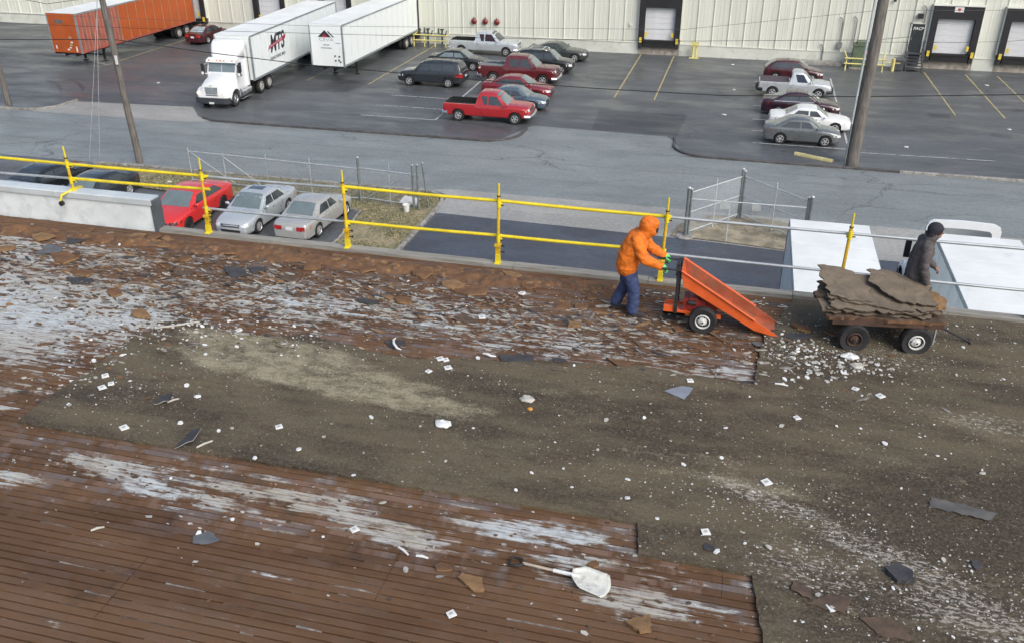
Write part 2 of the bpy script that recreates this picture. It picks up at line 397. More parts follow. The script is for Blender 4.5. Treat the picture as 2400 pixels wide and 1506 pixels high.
for a, b in docks+[(X1, X1)]:
    n = max(1, round((a-xs)/1.27)); wpn = (a-xs)/n
    for i in range(n): link('wall_panel', pm_full, wh, (xs+i*wpn, 0, 0), None, (wpn/1.27, 1, 1))
    MB().bbox((xs, -.06, 0), (a, .3, .95)).bbox((xs, -.10, .90), (a, -.055, .955)).build('base_wall', WALLB, wh)
    if b > a:
        n = 3; wpn = (b-a)/n
        for i in range(n): link('wall_panel', pm_top, wh, (a+i*wpn, 0, 0), None, (wpn/1.27, 1, 1))
        MB().bbox((a, -.03, 0), (b, .3, 1.10)).build('base_wall', CONCD, wh)
    xs = b
MB().bbox((X0, .05, 0), (X1, .35, HW)).build('wall_core', WALLB, wh)
MB().bbox((X0, -.15, HW), (X1, 30, HW+.35)).build('roof', TRIMW, wh)
MB().bbox((X0, .35, 0), (X0+.3, 30, HW)).bbox((X1-.3, .35, 0), (X1, 30, HW)).bbox((X0, 29.7, 0), (X1, 30, HW)).build('side_wall', WALLB, wh)
def dock(a, b, sign=False):
    top, bot = 4.75, 1.10; d = -.42
    mb = MB().bbox((a+.02, d, top-.95), (b-.02, .0, top)).bbox((a+.02, d, bot+.15), (a+.48, 0, top-.953)).bbox((b-.48, d, bot+.15), (b-.02, 0, top-.953))
    s = mb.build('dock_shelter', SHELT, wh)
    MB().bbox((a-.06, d-.03, top), (b+.06, .0, top+.09)).bbox((a-.07, -.30, bot+.2), (a+.015, -.13, top)).bbox((b-.015, -.30, bot+.2), (b+.07, -.13, top)).build('shelter_flashing', TRIMW, s)
    MB().bbox((a+.1, -.02, bot+.1), (b-.1, .03, top-.1)).build('door_recess', DARKM, s)
    n = 6; z0, z1 = bot+.12, top-.9; h = (z1-z0)/n
    pme = MB().bbox((a+.5, -.09, 0), (b-.5, -.03, h-.012)).bbox((a+.6, -.10, h*.25), (b-.6, -.088, h*.30)).bbox((a+.6, -.10, h*.70), (b-.6, -.088, h*.75)).mesh('door_panel', DOORW)
    for i in range(n): link('door_panel', pme, s, (0, 0, z0+i*h))
    lv = MB().bbox((a+.45, -.35, .62), (b-.45, -.035, 1.16)).bbox((a+.42, -.39, 1.05), (b-.42, -.03, 1.2)).build('dock_leveller', PIT, wh)
    for x in (a+.22, b-.22):
        MB().bbox((x-.14, -.40, .55), (x+.14, -.034, 1.25)).build('dock_bumper', BLACKPL, lv)
        MB().bbox((x-.10, -.47, 1.0), (x+.10, -.405, 1.42)).build('corner_guard', YELB, lv)
        MB().bbox((x-.09+(.42 if x < (a+b)/2 else -.42), -.46, 1.5), (x+.09+(.42 if x < (a+b)/2 else -.42), -.43, 1.85)).build('corner_guard', YELB, lv)
    if sign:
        sg = MB().bbox(((a+b)/2-.32, d-.03, top-.42), ((a+b)/2+.32, d-.005, top-.05)).build('dock_sign', PLATE, wh)
        MB().prism([((a+b)/2-.13, top-.14), ((a+b)/2+.13, top-.14), ((a+b)/2+.06, top-.34), ((a+b)/2-.06, top-.34)], d-.036, d-.031, 'y').build('sign_emblem', M('sign_red', (.5,.03,.03), .5), sg)
for i, (a, b) in enumerate(docks): dock(a, b, i == 5)
# downpipes, conduits, small wall boxes
GREYM = M('grey_metal_fitting', (.22,.23,.23), .55, .3, .2, 4)
for x, z0, z1 in ((7.15, 1.7, 3.6), (8.2, 1.5, 3.7), (13.1, 3.4, 4.7), (6.0, .1, 1.5)):
    MB().tube([(x, -.16, z0), (x, -.16, z1-.25), (x-.1, -.16, z1-.1), (x-.25, -.13, z1)], .045, 8).build('conduit', GREYM, wh)
MB().bbox((7.0, -.28, 1.25), (7.35, -.1, 1.7)).build('meter_box', GREYM, wh)
MB().bbox((12.55, -.38, 3.75), (12.95, -.1, 4.1)).build('wall_lamp', BLACKPL, wh)
MB().bbox((-9.65, -.13, 2.25), (-9.4, -.10, 2.5)).build('number_plate', PLATE, wh)
MB().bbox((10.6, -.25, 4.9), (10.8, -.1, 5.05)).build('wall_lamp', BLACKPL, wh)
dr = MB().bbox((12.3, -.15, 1.2), (13.22, -.03, 3.32)).build('door', M('dark_green_door', (.022,.028,.032), .5, 0, .15, 2), wh)
MB().bbox((12.22, -.13, 1.2), (12.295, -.02, 3.40)).bbox((13.225, -.13, 1.2), (13.30, -.02, 3.40)).bbox((12.22, -.13, 3.325), (13.30, -.02, 3.41)).build('door_frame', TRIMW, dr)
MB().bbox((12.36, -.19, 2.1), (12.42, -.152, 2.3)).build('handle', GREYM, dr)
text_obj('door_lettering', 'FACP', .30, PLATE, dr, (12.76, -.155, 2.98), (R(90), 0, 0), .003, .006, .25, 1.05)
# three red alarm bells
for i, (x, wd) in enumerate(((-23.14, 'leftmost'), (-22.14, 'middle'), (-21.10, 'rightmost'))):
    o = thing('alarm_bell', wd+' of the three round red alarm bells on the cream wall', 'bell', (x, WY-.02, 2.07), 0, 'red bells on the warehouse wall')
    RED = M('bell_red', (.17,.02,.02), .4, 0, .15, 6, coat=.4)
    MB().lathe([(.0,-.26),(.08,-.26),(.20,-.22),(.25,-.14),(.26,-.10)], 20).build('gong', RED, o, 50)
    MB().lathe([(.03,-.29),(.03,-.24)], 10).bbox((-.10,-.12,-.10), (.10,-.005,.10)).bbox((-.02,-.12,.25), (.02,-.04,.36)).build('back_box', M('bell_dark', (.10,.03,.03), .5), o)
# yellow guard rail with valve assembly left of the silver pickup
def railbox(label, x0, x1, y, posts, ends=False):
    o = thing('guard_rail', label, 'railing', ((x0+x1)/2, y, 0)); c = (x0+x1)/2
    for k in range(posts):
        x = x0+(x1-x0)*k/(posts-1)-c
        MB().cyl((x, 0, 0), (x, 0, 1.02), .055, 10).build('post', YELP, o, 40)
    for z in (.55, 1.0): MB().cyl((x0-c-.06, -.065, z), (x1-c+.06, -.065, z), .05, 10).build('rail', YELP, o, 40)
    for s, x in ((-1, x0-c), (1, x1-c)):
        MB().cyl((x+.0, 0, .98), (x+.06*s, 1.0 if not ends else .9, 1.0), .045, 10).build('rail', YELP, o, 40)
    return o
railbox('yellow pipe guard rail around the green valves beside the white trailer', -28.2, -25.3, 76.2, 4)
VALVE = M('valve_green', (.045,.065,.045), .6, 0, .3, 5)
for i, x in enumerate((-27.2, -25.9)):
    o = thing('valve_stack', ('left' if i == 0 else 'right')+' dark green sprinkler valve stack behind the yellow pipe rail', 'valve', (x, 77.1, 0), 0, 'valves behind the yellow rail')
    MB().cyl((0,0,0), (0,0,1.3), .09, 12).cyl((-.35,0,.85), (.35,0,.85), .08, 12).build('pipe', VALVE, o, 40)
    MB().lathe([(.0,1.30),(.20,1.32),(.22,1.38),(.0,1.42)], 16, axis='z').cyl((.3,0,.85), (.42,0,1.25), .05, 8).build('handwheel', VALVE, o, 40)
    MB().cyl((-.32,0,1.0), (-.32,0,1.45), .10, 10, r2=.05).build('valve_body', VALVE, o, 40)
# yellow bollard assembly by the middle dock
o = thing('bollard', 'pale yellow double pipe bollard right of the middle dock door', 'bollard', (-4.1, 77.2, 0))
MB().cyl((-.12,0,0), (-.12,0,1.1), .10, 12).build('pipe', YELP, o, 40); MB().cyl((.15,.05,0), (.15,.05,1.25), .07, 12).build('pipe', YELP, o, 40)
MB().bbox((-.32,-.14,1.0), (.32,-.105,1.3)).build('plate', YELP, o); MB().bbox((-.4,-.35,0), (.4,.12,.035)).build('base', YELP, o)
# transformer with its yellow guard
o = thing('transformer', 'green pad transformer cabinet behind pale yellow guard bars', 'transformer', (8.9, 76.6, 0))
TG = M('transformer_green', (.10,.135,.085), .5, 0, .12, 2, dirt=.25)
MB().bbox((-.75,-.55,.12), (.75,.55,1.75)).build('cabinet', TG, o); MB().bbox((-.80,-.6,1.753), (.80,.6,1.85)).build('lid', TG, o)
MB().bbox((-.55,-.45,1.852), (.3,.4,2.05)).build('vent_box', TG, o); MB().bbox((-.9,-.7,0), (.9,.7,.118)).build('pad', CONCD, o)
MB().bbox((.12,-.565,1.15), (.45,-.552,1.4)).build('warning_label', M('label_orange', (.6,.25,.16), .5), o)
o = thing('guard_bars', 'pale yellow bench-like guard bars in front of the green transformer', 'railing', (9.0, 75.3, 0))
for x in (-1.35, 1.35):
    MB().cyl((x,0,0), (x,0,1.05), .06, 10).build('post', YELP, o, 40); MB().cyl((x,0,.98), (x*1.12,.75,1.35), .05, 10).build('brace', YELP, o, 40)
for z in (.55, .95): MB().cyl((-1.5,-.068,z), (1.5,-.068,z), .055, 10).build('rail', YELP, o, 40)
o = thing('bollard', 'stubby pale yellow bollard with a crossbar right of the transformer guard', 'bollard', (11.2, 76.0, 0))
MB().cyl((0,0,0), (0,0,.95), .13, 12).build('pipe', YELP, o, 40); MB().cyl((-.5,0,.62), (.5,0,.62), .05, 8).build('crossbar', YELP, o, 40)
o = thing('concrete_block', 'long low concrete slab against the warehouse base behind the maroon hatchback', 'slab', (5.9, 77.25, 0))
MB().bbox((-1.6,-.42,0), (1.6,.42,.24)).build('slab', KERBM, o)
# steel steps to the FACP door
o = thing('stair', 'dark steel steps with handrails up to the lettered dark door', 'stairs', (12.75, 77.7, 0))
SM = M('stair_steel', (.075,.08,.09), .6, .3, .2, 3)
for k in range(6): MB().bbox((-.55,-.32-1.35+k*.22,.17+k*.19), (.55,-.05-1.35+k*.22,.20+k*.19)).build('tread', SM, o)
MB().bbox((-.6,-.32,1.12), (.6,-.06,1.19)).build('landing', SM, o)
for s in (-.60, .60):
    MB().prism([(-1.75,0),(-1.5,0),(-.2,1.08),(-.2,1.19),(-.45,1.19)], s-.025, s+.025, 'x').build('stringer', SM, o)
    MB().tube([(s,-1.6,.15), (s,-1.6,1.1), (s,-.2,2.1), (s,-.2,1.15)], .028, 8).tube([(s,-1.6,.65), (s,-.2,1.65)], .02, 8).build('handrail', SM, o)
MB().bbox((-.5,-.08,.1), (.5,-.055,1.1)).build('riser_panel', SM, o)
o = thing('bin', 'dark grey wheeled bin left of the steel steps', 'bin', (11.65, 76.3, 0))
MB().box((0,0,.45), (.62,.62,.78), 0, None, 1.12).build('bin_body', SM, o); MB().box((0,0,.885), (.78,.78,.08), 0, None, .9).build('lid', SM, o)
# ------------------------------------------------------------------ vehicles
def tyre_mesh(rad, wid, rr):
    w2 = wid/2
    return MB().lathe([(rr*.55,-w2*.4),(rr,-w2*.80),(rad*.93,-w2),(rad,-w2*.72),(rad,w2*.72),(rad*.93,w2),(rr,w2*.80),(rr*.55,w2*.4)], 28).mesh('wheel', RUBBER, 45)
def rim_mesh(rr, spokes, mat, style='spoke'):
    """outer face towards -y"""
    mb = MB()
    mb.lathe([(rr*1.02,-.012),(rr*1.02,-.03),(rr*.93,-.035),(rr*.86,-.012),(rr*.86,.03)], 24)
    if style == 'disc':
        mb.lathe([(rr*.88,.005),(rr*.7,.015),(rr*.5,-.02),(rr*.28,-.025),(rr*.25,-.045),(0,-.05)], 24)
        for k in range(spokes):
            a = 2*math.pi*k/spokes; c = (math.cos(a)*rr*.62, -.008, math.sin(a)*rr*.62)
            mb.cyl((c[0], -.006, c[2]), (c[0], .02, c[2]), rr*.10, 8, 1)
        mb.cyl((0,-.058,0), (0,-.04,0), rr*.12, 10, 1)
    else:
        mb.lathe([(rr*.87,.028),(0,.03)], 20, 1)
        for k in range(spokes):
            mx = Matrix.Rotation(2*math.pi*k/spokes+.3, 4, 'Y')
            mb.add([(rr*.1,-.03,-rr*.17),(rr*.9,-.022,-rr*.13),(rr*.9,-.022,rr*.13),(rr*.1,-.03,rr*.17),(rr*.1,.02,-rr*.15),(rr*.9,.02,-rr*.11),(rr*.9,.02,rr*.11),(rr*.1,.02,rr*.15)],
                   [(0,1,2,3),(0,4,5,1),(2,6,7,3),(1,5,6,2)], 0, mx)
        mb.lathe([(rr*.24,.02),(rr*.24,-.035),(0,-.04)], 14)
    return mb.mesh('rim', [mat, DARKM], 40)
WM = {}
def wheel_set(parent, key, spots, rad, wid, rr, spokes, mat, style='spoke'):
    if key not in WM: WM[key] = (tyre_mesh(rad, wid, rr), rim_mesh(rr, spokes, mat, style))
    ty, ri = WM[key]
    for (x, y) in spots:
        s = -1 if y < 0 else 1
        wl = link('wheel', ty, parent, (x, y, rad)); rm = link('rim', ri, wl, (0, s*wid*.34, 0), (0, 0, 0 if s < 0 else math.pi))
def decal(name, bvh, quad, d, nu, nv, off, mat, parent, skirt=.012):
    """a thin shaped piece laid on the body: a quad grid dropped along d onto the bodywork"""
    q = [Vector(p) for p in quad]; d = Vector(d).normalized(); vs = []; fs = []; nn = []
    for j in range(nv+1):
        for i in range(nu+1):
            u, v = i/nu, j/nv
            o = q[0]*(1-u)*(1-v)+q[1]*u*(1-v)+q[2]*u*v+q[3]*(1-u)*v
            h, n, _, _ = bvh.ray_cast(o, d, 6)
            if h is None: h, n, _, _ = bvh.find_nearest(o); 
            if n.dot(d) > 0: n = -n
            n = (n*.5-d*.5).normalized()
            vs.append(h+n*off); nn.append(n)
    W = nu+1
    for j in range(nv):
        for i in range(nu): fs.append((j*W+i, j*W+i+1, (j+1)*W+i+1, (j+1)*W+i))
    ring = [i for i in range(W)]+[j*W+nu for j in range(1, nv+1)]+[nv*W+i for i in range(nu-1, -1, -1)]+[j*W for j in range(nv-1, 0, -1)]
    b0 = len(vs); vs += [vs[r]-nn[r]*(off+skirt) for r in ring]
    for k in range(len(ring)):
        k2 = (k+1) % len(ring); fs.append((ring[k], b0+k, b0+k2, ring[k2]))
    mb = MB(); mb.add(vs, fs); return mb.build(name, mat, parent, 35)
KINDS = {
 'sedan': dict(top=[(0,.40),(.012,.455),(.05,.53),(.14,.585),(.27,.635),(.5,.65),(.8,.68),(.93,.685),(.985,.655),(1,.50)],
    roof=[(.255,.62),(.33,.79),(.39,.915),(.43,.965),(.50,.995),(.57,1),(.64,.985),(.70,.945),(.78,.82),(.88,.675)], wh=(.195,.775), split=(.53,), sill=.15, r=.32),
 'saloon': dict(top=[(0,.40),(.012,.45),(.05,.52),(.14,.575),(.28,.625),(.5,.64),(.8,.655),(.93,.652),(.98,.62),(.992,.56),(1,.46)],
    roof=[(.27,.61),(.34,.77),(.395,.90),(.435,.96),(.50,.995),(.56,1),(.62,.985),(.665,.945),(.73,.82),(.82,.645)], wh=(.195,.775), split=(.52,), sill=.15, r=.32),
 'coupe': dict(top=[(0,.42),(.012,.48),(.05,.56),(.16,.61),(.33,.66),(.5,.67),(.8,.70),(.94,.71),(.985,.68),(1,.52)],
    roof=[(.32,.65),(.40,.82),(.46,.94),(.50,.98),(.56,1),(.62,.99),(.70,.94),(.80,.80),(.87,.70)], wh=(.19,.77), split=(.60,), sill=.14, r=.34),
 'hatch': dict(top=[(0,.38),(.012,.44),(.05,.51),(.14,.565),(.25,.615),(.5,.64),(.8,.66),(.95,.66),(.99,.60),(1,.46)],
    roof=[(.235,.60),(.31,.78),(.38,.92),(.43,.97),(.52,1),(.66,1),(.80,.965),(.88,.88),(.95,.72),(.975,.62)], wh=(.19,.80), split=(.56,), sill=.14, r=.31),
 'suv': dict(top=[(0,.40),(.012,.47),(.05,.545),(.14,.585),(.25,.62),(.5,.63),(.8,.64),(.96,.64),(.99,.60),(1,.46)],
    roof=[(.24,.61),(.31,.78),(.365,.92),(.405,.965),(.50,.99),(.70,1),(.86,.985),(.925,.95),(.96,.80),(.98,.62)], wh=(.185,.785), split=(.50,.70), sill=.18, r=.36),
 'pext': dict(top=[(0,.40),(.006,.50),(.018,.565),(.10,.592),(.24,.615),(.4,.60),(.6,.60),(.8,.60),(.985,.60),(1,.57)],
    roof=[(.235,.59),(.295,.75),(.345,.90),(.38,.96),(.44,.995),(.52,1),(.572,.985),(.592,.93),(.61,.75),(.618,.58)], wh=(.16,.82), split=(.475,), sill=.21, r=.37, bed=(.632,.985)),
 'preg': dict(top=[(0,.38),(.006,.47),(.02,.545),(.10,.585),(.25,.612),(.4,.60),(.6,.60),(.8,.60),(.985,.60),(1,.57)],
    roof=[(.25,.59),(.315,.76),(.365,.91),(.40,.965),(.44,.995),(.50,1),(.532,.985),(.550,.93),(.565,.75),(.572,.58)], wh=(.17,.80), split=(), sill=.20, r=.36, bed=(.585,.985)),
 'pcrew': dict(top=[(0,.40),(.006,.51),(.018,.590),(.10,.615),(.235,.632),(.4,.615),(.6,.615),(.8,.62),(.985,.62),(1,.59)],
    roof=[(.23,.60),(.285,.76),(.335,.91),(.37,.965),(.43,.995),(.55,1),(.615,.985),(.637,.93),(.655,.75),(.663,.59)], wh=(.165,.80), split=(.475,), sill=.21, r=.40, bed=(.675,.985)),
}
PLAN = [(0,.74),(.008,.80),(.03,.875),(.07,.935),(.13,.975),(.25,1),(.7,1),(.88,.975),(.95,.93),(.985,.87),(1,.80)]
PLANP = [(0,.86),(.006,.91),(.02,.93),(.05,.97),(.12,1),(.8,1),(.985,.985),(1,.95)]
def car(name, label, kind, L, W, H, pm, loc, rz, cat='car', group='cars parked in the yard', rim='alloy', spokes=5, wtint=GLASSL, trim=None, lights='clear', tint=GLASS, rack=False, hood_scoop=False, chrome=True, cover=None, spoiler=False, sunroof=False, lowpaint=None):
    K = KINDS[kind]; root = thing(name, label, cat, loc, rz, group)
    hw = W/2; X = lambda u: L/2-u*L
    Rw = K['r']; Ra = Rw*1.16; sill = K['sill']*H; plan = PLANP if 'bed' in K else PLAN
    wx = [X(u) for u in K['wh']]
    us = set([i/60 for i in range(61)]+[a for a, _ in K['top']]+[a for a, _ in plan])
    for x in wx:
        for c in (-1.003,-.999,-.96,-.88,-.75,-.55,-.3,0,.3,.55,.75,.88,.96,.999,1.003): us.add((L/2-(x+c*Ra))/L)
    bed = K.get('bed')
    if bed: us |= {bed[0], bed[0]+.0006, bed[1], bed[1]-.0006}
    us = sorted(u for u in us if 0 <= u <= 1)
    mb = MB(); rings = []; nst = 11
    for u in us:
        x = X(u); t = interp(K['top'], u)*H; w_ = interp(plan, u)*hw
        b = sill+(.05*H if (u < .01 or u > .99) else .02*H if (u < .05 or u > .95) else 0)
        az = 0
        for cx in wx:
            if abs(x-cx) < Ra: az = Rw+math.sqrt(Ra*Ra-(x-cx)**2)
        cr = .025*H
        inbed = bed and bed[0] < u < bed[1]
        if inbed:
            bz = t-.48
            half = [(0,bz),(.45*w_,bz),(.80*w_,bz),(.81*w_,t+.003),(.94*w_,t+.005),(.985*w_,t-.03)]
        else:
            half = [(0,t+cr),(.45*w_,t+cr*.85),(.78*w_,t+cr*.3),(.90*w_,t-.012),(.955*w_,t-.045),(.985*w_,t-.10)]
        half += [(1.0*w_, t*.78+b*.22), (1.005*w_, t*.55+b*.45), (.995*w_, t*.30+b*.70), (.985*w_, b+.05), (.93*w_, b)]
        half = [(y, max(z, az) if y > .5*w_ and not (inbed and i < 4) else z) for i, (y, z) in enumerate(half)]
        if az: half = [(y, z if i < 6 else max(z, az)) for i, (y, z) in enumerate(half)]
        rings.append((x, half))
    vs, fs, mi = [], [], []
    for x, half in rings:
        full = [(-y, z) for y, z in half[::-1]]+half[1:]
        vs += [(x, y, z) for y, z in full]
    n = 2*nst-1
    for i in range(len(rings)-1):
        ub = (us[i]+us[i+1])/2; inb = bed and bed[0] <= ub <= bed[1]
        for k in range(n-1):
            fs.append((i*n+k, i*n+k+1, (i+1)*n+k+1, (i+1)*n+k))
            mi.append(1 if (inb and nst-4 <= k <= nst+2) else (2 if lowpaint and (k < 3 or k > n-5) else 0))
        fs.append((i*n, (i+1)*n, (i+1)*n+n-1, i*n+n-1)); mi.append(1)
    fs.append(tuple(range(n))); mi.append(0); fs.append(tuple(range((len(rings)-1)*n, len(rings)*n))); mi.append(0)
    mb.v = vs; mb.f = fs; mb.mi = mi
    # greenhouse
    rf = K['roof']; u0, u1 = rf[0][0], rf[-1][0]; gus = sorted(set([u0+(u1-u0)*i/40 for i in range(41)]+[a for a, _ in rf]))
    gv, gf = [], []; tum = .30
    for u in gus:
        t = interp(rf, u)*H; zb = interp(K['top'], u)*H-.05; wb = interp(plan, u)*hw*.955
        fr = max(0, min(1, (t-zb)/(.3*H))); wt = max(wb-tum*(t-zb), wb*.72); cr = .022*H*fr
        half = [(0,t+cr),(.5*wt,t+cr*.8),(.80*wt,t+cr*.25),(.93*wt,t-.018*fr),(.985*wt,t-.05*fr),(wt+.02,t-.10*fr),(wb,min(zb,t-.12*fr))]
        full = [(-y, z) for y, z in half[::-1]]+half[1:]; gv += [(X(u), y, z) for y, z in full]
    gn = 13
    for i in range(len(gus)-1):
        for k in range(gn-1): gf.append((i*gn+k, i*gn+k+1, (i+1)*gn+k+1, (i+1)*gn+k))
    gf += [tuple(range(gn)), tuple(range((len(gus)-1)*gn, len(gus)*gn))]
    mb.add(gv, gf)
    mats = [pm, DARKM] + ([lowpaint] if lowpaint else [])
    body = mb.build('body', mats, root, 38)
    bvh = BVHTree.FromPolygons([Vector(v) for v in mb.v], [f for f in mb.f if len(f) < 30], all_triangles=False)
    # glass
    def rz_(z, front):
        """u where the roofline passes height z, from the front or the rear"""
        r_ = rf if front else rf[::-1]
        for (a, b), (c, d_) in zip(r_, r_[1:]):
            if b <= z*1.0/H <= d_: return a+(c-a)*((z/H-b)/(d_-b) if d_ > b else 0)
        return r_[-1][0]
    zt = .915*H; zb = interp(K['top'], .5)*H+.035; zs = zt-.03
    fa0, fa1 = rz_(zb, True), rz_(zs, True); ra0, ra1 = rz_(zb+.01, False), rz_(zs, False)
    e = .055/L*4.6
    if 'bed' in K or kind == 'suv': ra0 = ra1 = min(ra0, ra1)-.005
    cuts = [None]+list(K['split'])+[None]
    for s in (-1, 1):
        for k in range(len(cuts)-1):
            bf = (fa0+e*1.35, fa1+e*.75) if cuts[k] is None else (cuts[k]+.008, cuts[k]+.008)
            br = (ra0-e*1.5, ra1-e*.8) if cuts[k+1] is None else (cuts[k+1]-.008, cuts[k+1]-.008)
            Yo = s*(hw+.5)
            decal('window', bvh, [(X(bf[0]),Yo,zb),(X(br[0]),Yo,zb),(X(br[1]),Yo,zs),(X(bf[1]),Yo,zs)], (0,-s,0), 4, 4, .008, tint, root)
        if trim:
            decal('window_trim', bvh, [(X(fa0+e),s*(hw+.5),zb-.045),(X(ra0-e*.6),s*(hw+.5),zb-.04),(X(ra0-e*.6),s*(hw+.5),zb-.012),(X(fa0+e),s*(hw+.5),zb-.017)], (0,-s,0), 6, 1, .012, trim, root)
    a0, a1 = rz_(interp(K['top'], u0)*H+.04, True), rz_(.955*H, True)
    wy = hw*.80
    decal('windscreen', bvh, [(X(a0),-wy,H+1),(X(a0),wy,H+1),(X(a1),wy*.82,H+1),(X(a1),-wy*.82,H+1)], (0,0,-1), 6, 5, .008, wtint, root)
    if 'bed' in K or kind == 'suv':
        zz = (zb+.02, .88*H)
        decal('rear_window', bvh, [(-L/2-1,-hw*.72,zz[0]),(-L/2-1,hw*.72,zz[0]),(-L/2-1,hw*.62,zz[1]),(-L/2-1,-hw*.62,zz[1])], (1,0,0), 4, 3, .01, tint, root)
    else:
        b0, b1 = rz_(interp(K['top'], u1)*H+.05, False), rz_(.94*H, False)
        decal('rear_window', bvh, [(X(b0),-wy*.92,H+1),(X(b0),wy*.92,H+1),(X(b1),wy*.78,H+1),(X(b1),-wy*.78,H+1)], (0,0,-1), 6, 5, .008, wtint, root)
    # doors (slightly proud skins), handles, mirrors
    du = [fa0-.01]+[c for c in K['split']][:1]
    if 'bed' in K: du.append(bed[0]-.02)
    elif kind not in ('coupe',): du.append(K['wh'][1]-.068*4.6/L*1.35)
    else: du = [fa0-.01, K['split'][0]+.02]
    dz0 = sill+.10; dz1 = zb-.05
    for s in (-1, 1):
        for k in range(len(du)-1):
            Yo = s*(hw+.6); f0, f1 = max(du[k], K['wh'][0]+Ra/L+.012 if k == 0 else 0)+.004, du[k+1]-.004
            dd = decal('door', bvh, [(X(f0),Yo,dz0),(X(f1),Yo,dz0),(X(f1),Yo,dz1),(X(f0),Yo,dz1)], (0,-s,0), 4, 5, .007, pm, root, .006)
            hx = X(f1)+.18
            MB().bbox((hx-.07,s*(hw+.004),dz1-.13), (hx+.07,s*(hw+.035),dz1-.10)).build('handle', pm if not chrome else CHROME, dd)
        mxp = X(fa0+.035)
        mir = MB().sphere((mxp, s*(hw+.10), zb+.05), (.07,.11,.075), 10, 6).bbox((mxp-.02,s*(hw-.10),zb-.01), (mxp+.03,s*(hw+.03),zb+.03)).build('mirror', pm if 'bed' not in K or lowpaint is None else BLACKPL, root, 50)
    # lights, grille, bumpers, plates
    tf = interp(K['top'], .03)*H; F = L/2+1; Bk = -L/2-1
    big = 'bed' in K or kind == 'suv'
    hl = (tf-.24, tf-.06) if big else (tf-.16, tf-.03)
    for s in (-1, 1):
        decal('headlight', bvh, [(F,s*hw*.56,hl[0]),(F,s*hw*.955,hl[0]+.02),(F,s*hw*.955,hl[1]),(F,s*hw*.60,hl[1])], (-1,0,0), 5, 2, .01, LAMPC if lights == 'clear' else lights, root)
        tr = interp(K['top'], .985)*H
        tl = (tr-.36, tr-.05) if big else (tr-.24, tr-.06)
        yy = (.80, .97) if big else (.40, .955)
        decal('tail_light', bvh, [(Bk,s*hw*yy[0],tl[0]),(Bk,s*hw*yy[1],tl[0]),(Bk,s*hw*yy[1],tl[1]),(Bk,s*hw*yy[0],tl[1])], (1,0,0), 4, 2, .01, LAMPR, root)
    gz = (hl[0]-.02, hl[1]-.02)
    g_ = decal('grille', bvh, [(F,-hw*.50,gz[0]),(F,hw*.50,gz[0]),(F,hw*.52,gz[1]),(F,-hw*.52,gz[1])], (-1,0,0), 4, 2, .008, BLACKPL, root)
    if chrome: decal('grille_bar', bvh, [(F,-hw*.50,sum(gz)/2-.025),(F,hw*.50,sum(gz)/2-.025),(F,hw*.50,sum(gz)/2+.02),(F,-hw*.50,sum(gz)/2+.02)], (-1,0,0), 4, 1, .02, CHROME, g_)
    decal('air_intake', bvh, [(F,-hw*.5,sill+.08),(F,hw*.5,sill+.08),(F,hw*.55,sill+.20),(F,-hw*.55,sill+.20)], (-1,0,0), 4, 1, .006, BLACKPL, root)
    pz = sill+.30
    decal('licence_plate', bvh, [(Bk,-.16,pz+.1),(Bk,.16,pz+.1),(Bk,.16,pz+.25),(Bk,-.16,pz+.25)], (1,0,0), 1, 1, .012, PLATE, root)
    if 'bed' in K:
        bm_ = CHROME if chrome else BLACKPL
        for sx, xx in ((1, L/2), (-1, -L/2)):
            mb2 = MB()
            pts = [(xx-sx*.30,-hw*1.0,.52),(xx+sx*.02,-hw*.93,.52),(xx+sx*.10,-hw*.5,.52),(xx+sx*.11,0,.52),(xx+sx*.10,hw*.5,.52),(xx+sx*.02,hw*.93,.52),(xx-sx*.30,hw*1.0,.52)]
            if sx < 0: pts = [p for p in pts]
            mb2.tube(pts, .10, 8, squash=1.1); mb2.build('bumper', bm_, root, 50)
        tg = decal('tailgate', bvh, [(Bk,-hw*.78,tr-.50),(Bk,hw*.78,tr-.50),(Bk,hw*.78,tr-.02),(Bk,-hw*.78,tr-.02)], (1,0,0), 3, 3, .010, pm, root)
        MB().bbox((-L/2-.03,-.12,tr-.16), (-L/2-.012,.12,tr-.08)).build('handle', BLACKPL, tg)
        if cover: MB().bbox((X(bed[1])+.01,-hw*.93,tr+.012), (X(bed[0])-.03,hw*.93,tr+.045)).build('bed_cover', cover, root)
    # underside block, wheels
    MB().bbox((X(.97),-hw*.70,sill+.02), (X(.03),hw*.70,interp(K['top'], .5)*H*.72)).build('underbody', DARKM, root)
    rr = Rw*(.62 if not big else .58)
    key = (kind, rim, Rw)
    y = hw-.10
    wheel_set(root, key, [(wx[0],-y),(wx[0],y),(wx[1],-y),(wx[1],y)], Rw, .21 if not big else .25, rr, spokes, {'alloy': ALLOY, 'black': BLACKPL, 'chrome': CHROME}[rim])
    if rack:
        ztop = H+.02
        for s in (-1, 1): MB().tube([(X(.46),s*hw*.62,ztop-.03),(X(.48),s*hw*.62,ztop+.05),(X(.82),s*hw*.62,ztop+.05),(X(.85),s*hw*.62,ztop-.04)], .022, 8).build('roof_rail', CHROME if rack == 'bars' else BLACKPL, root, 50)
        if rack == 'bars':
            for u in (.53, .76): MB().bbox((X(u)-.05,-hw*.62,ztop+.055), (X(u)+.05,hw*.62,ztop+.09)).build('roof_bar', CHROME, root)
    if spoiler: MB().bbox((-L/2+.05,-hw*.78,.73*H), (-L/2+.28,hw*.78,.75*H)).bbox((-L/2+.12,-hw*.72,.66*H), (-L/2+.2,-hw*.66,.73*H)).bbox((-L/2+.12,hw*.66,.66*H), (-L/2+.2,hw*.72,.73*H)).build('spoiler', pm, root)
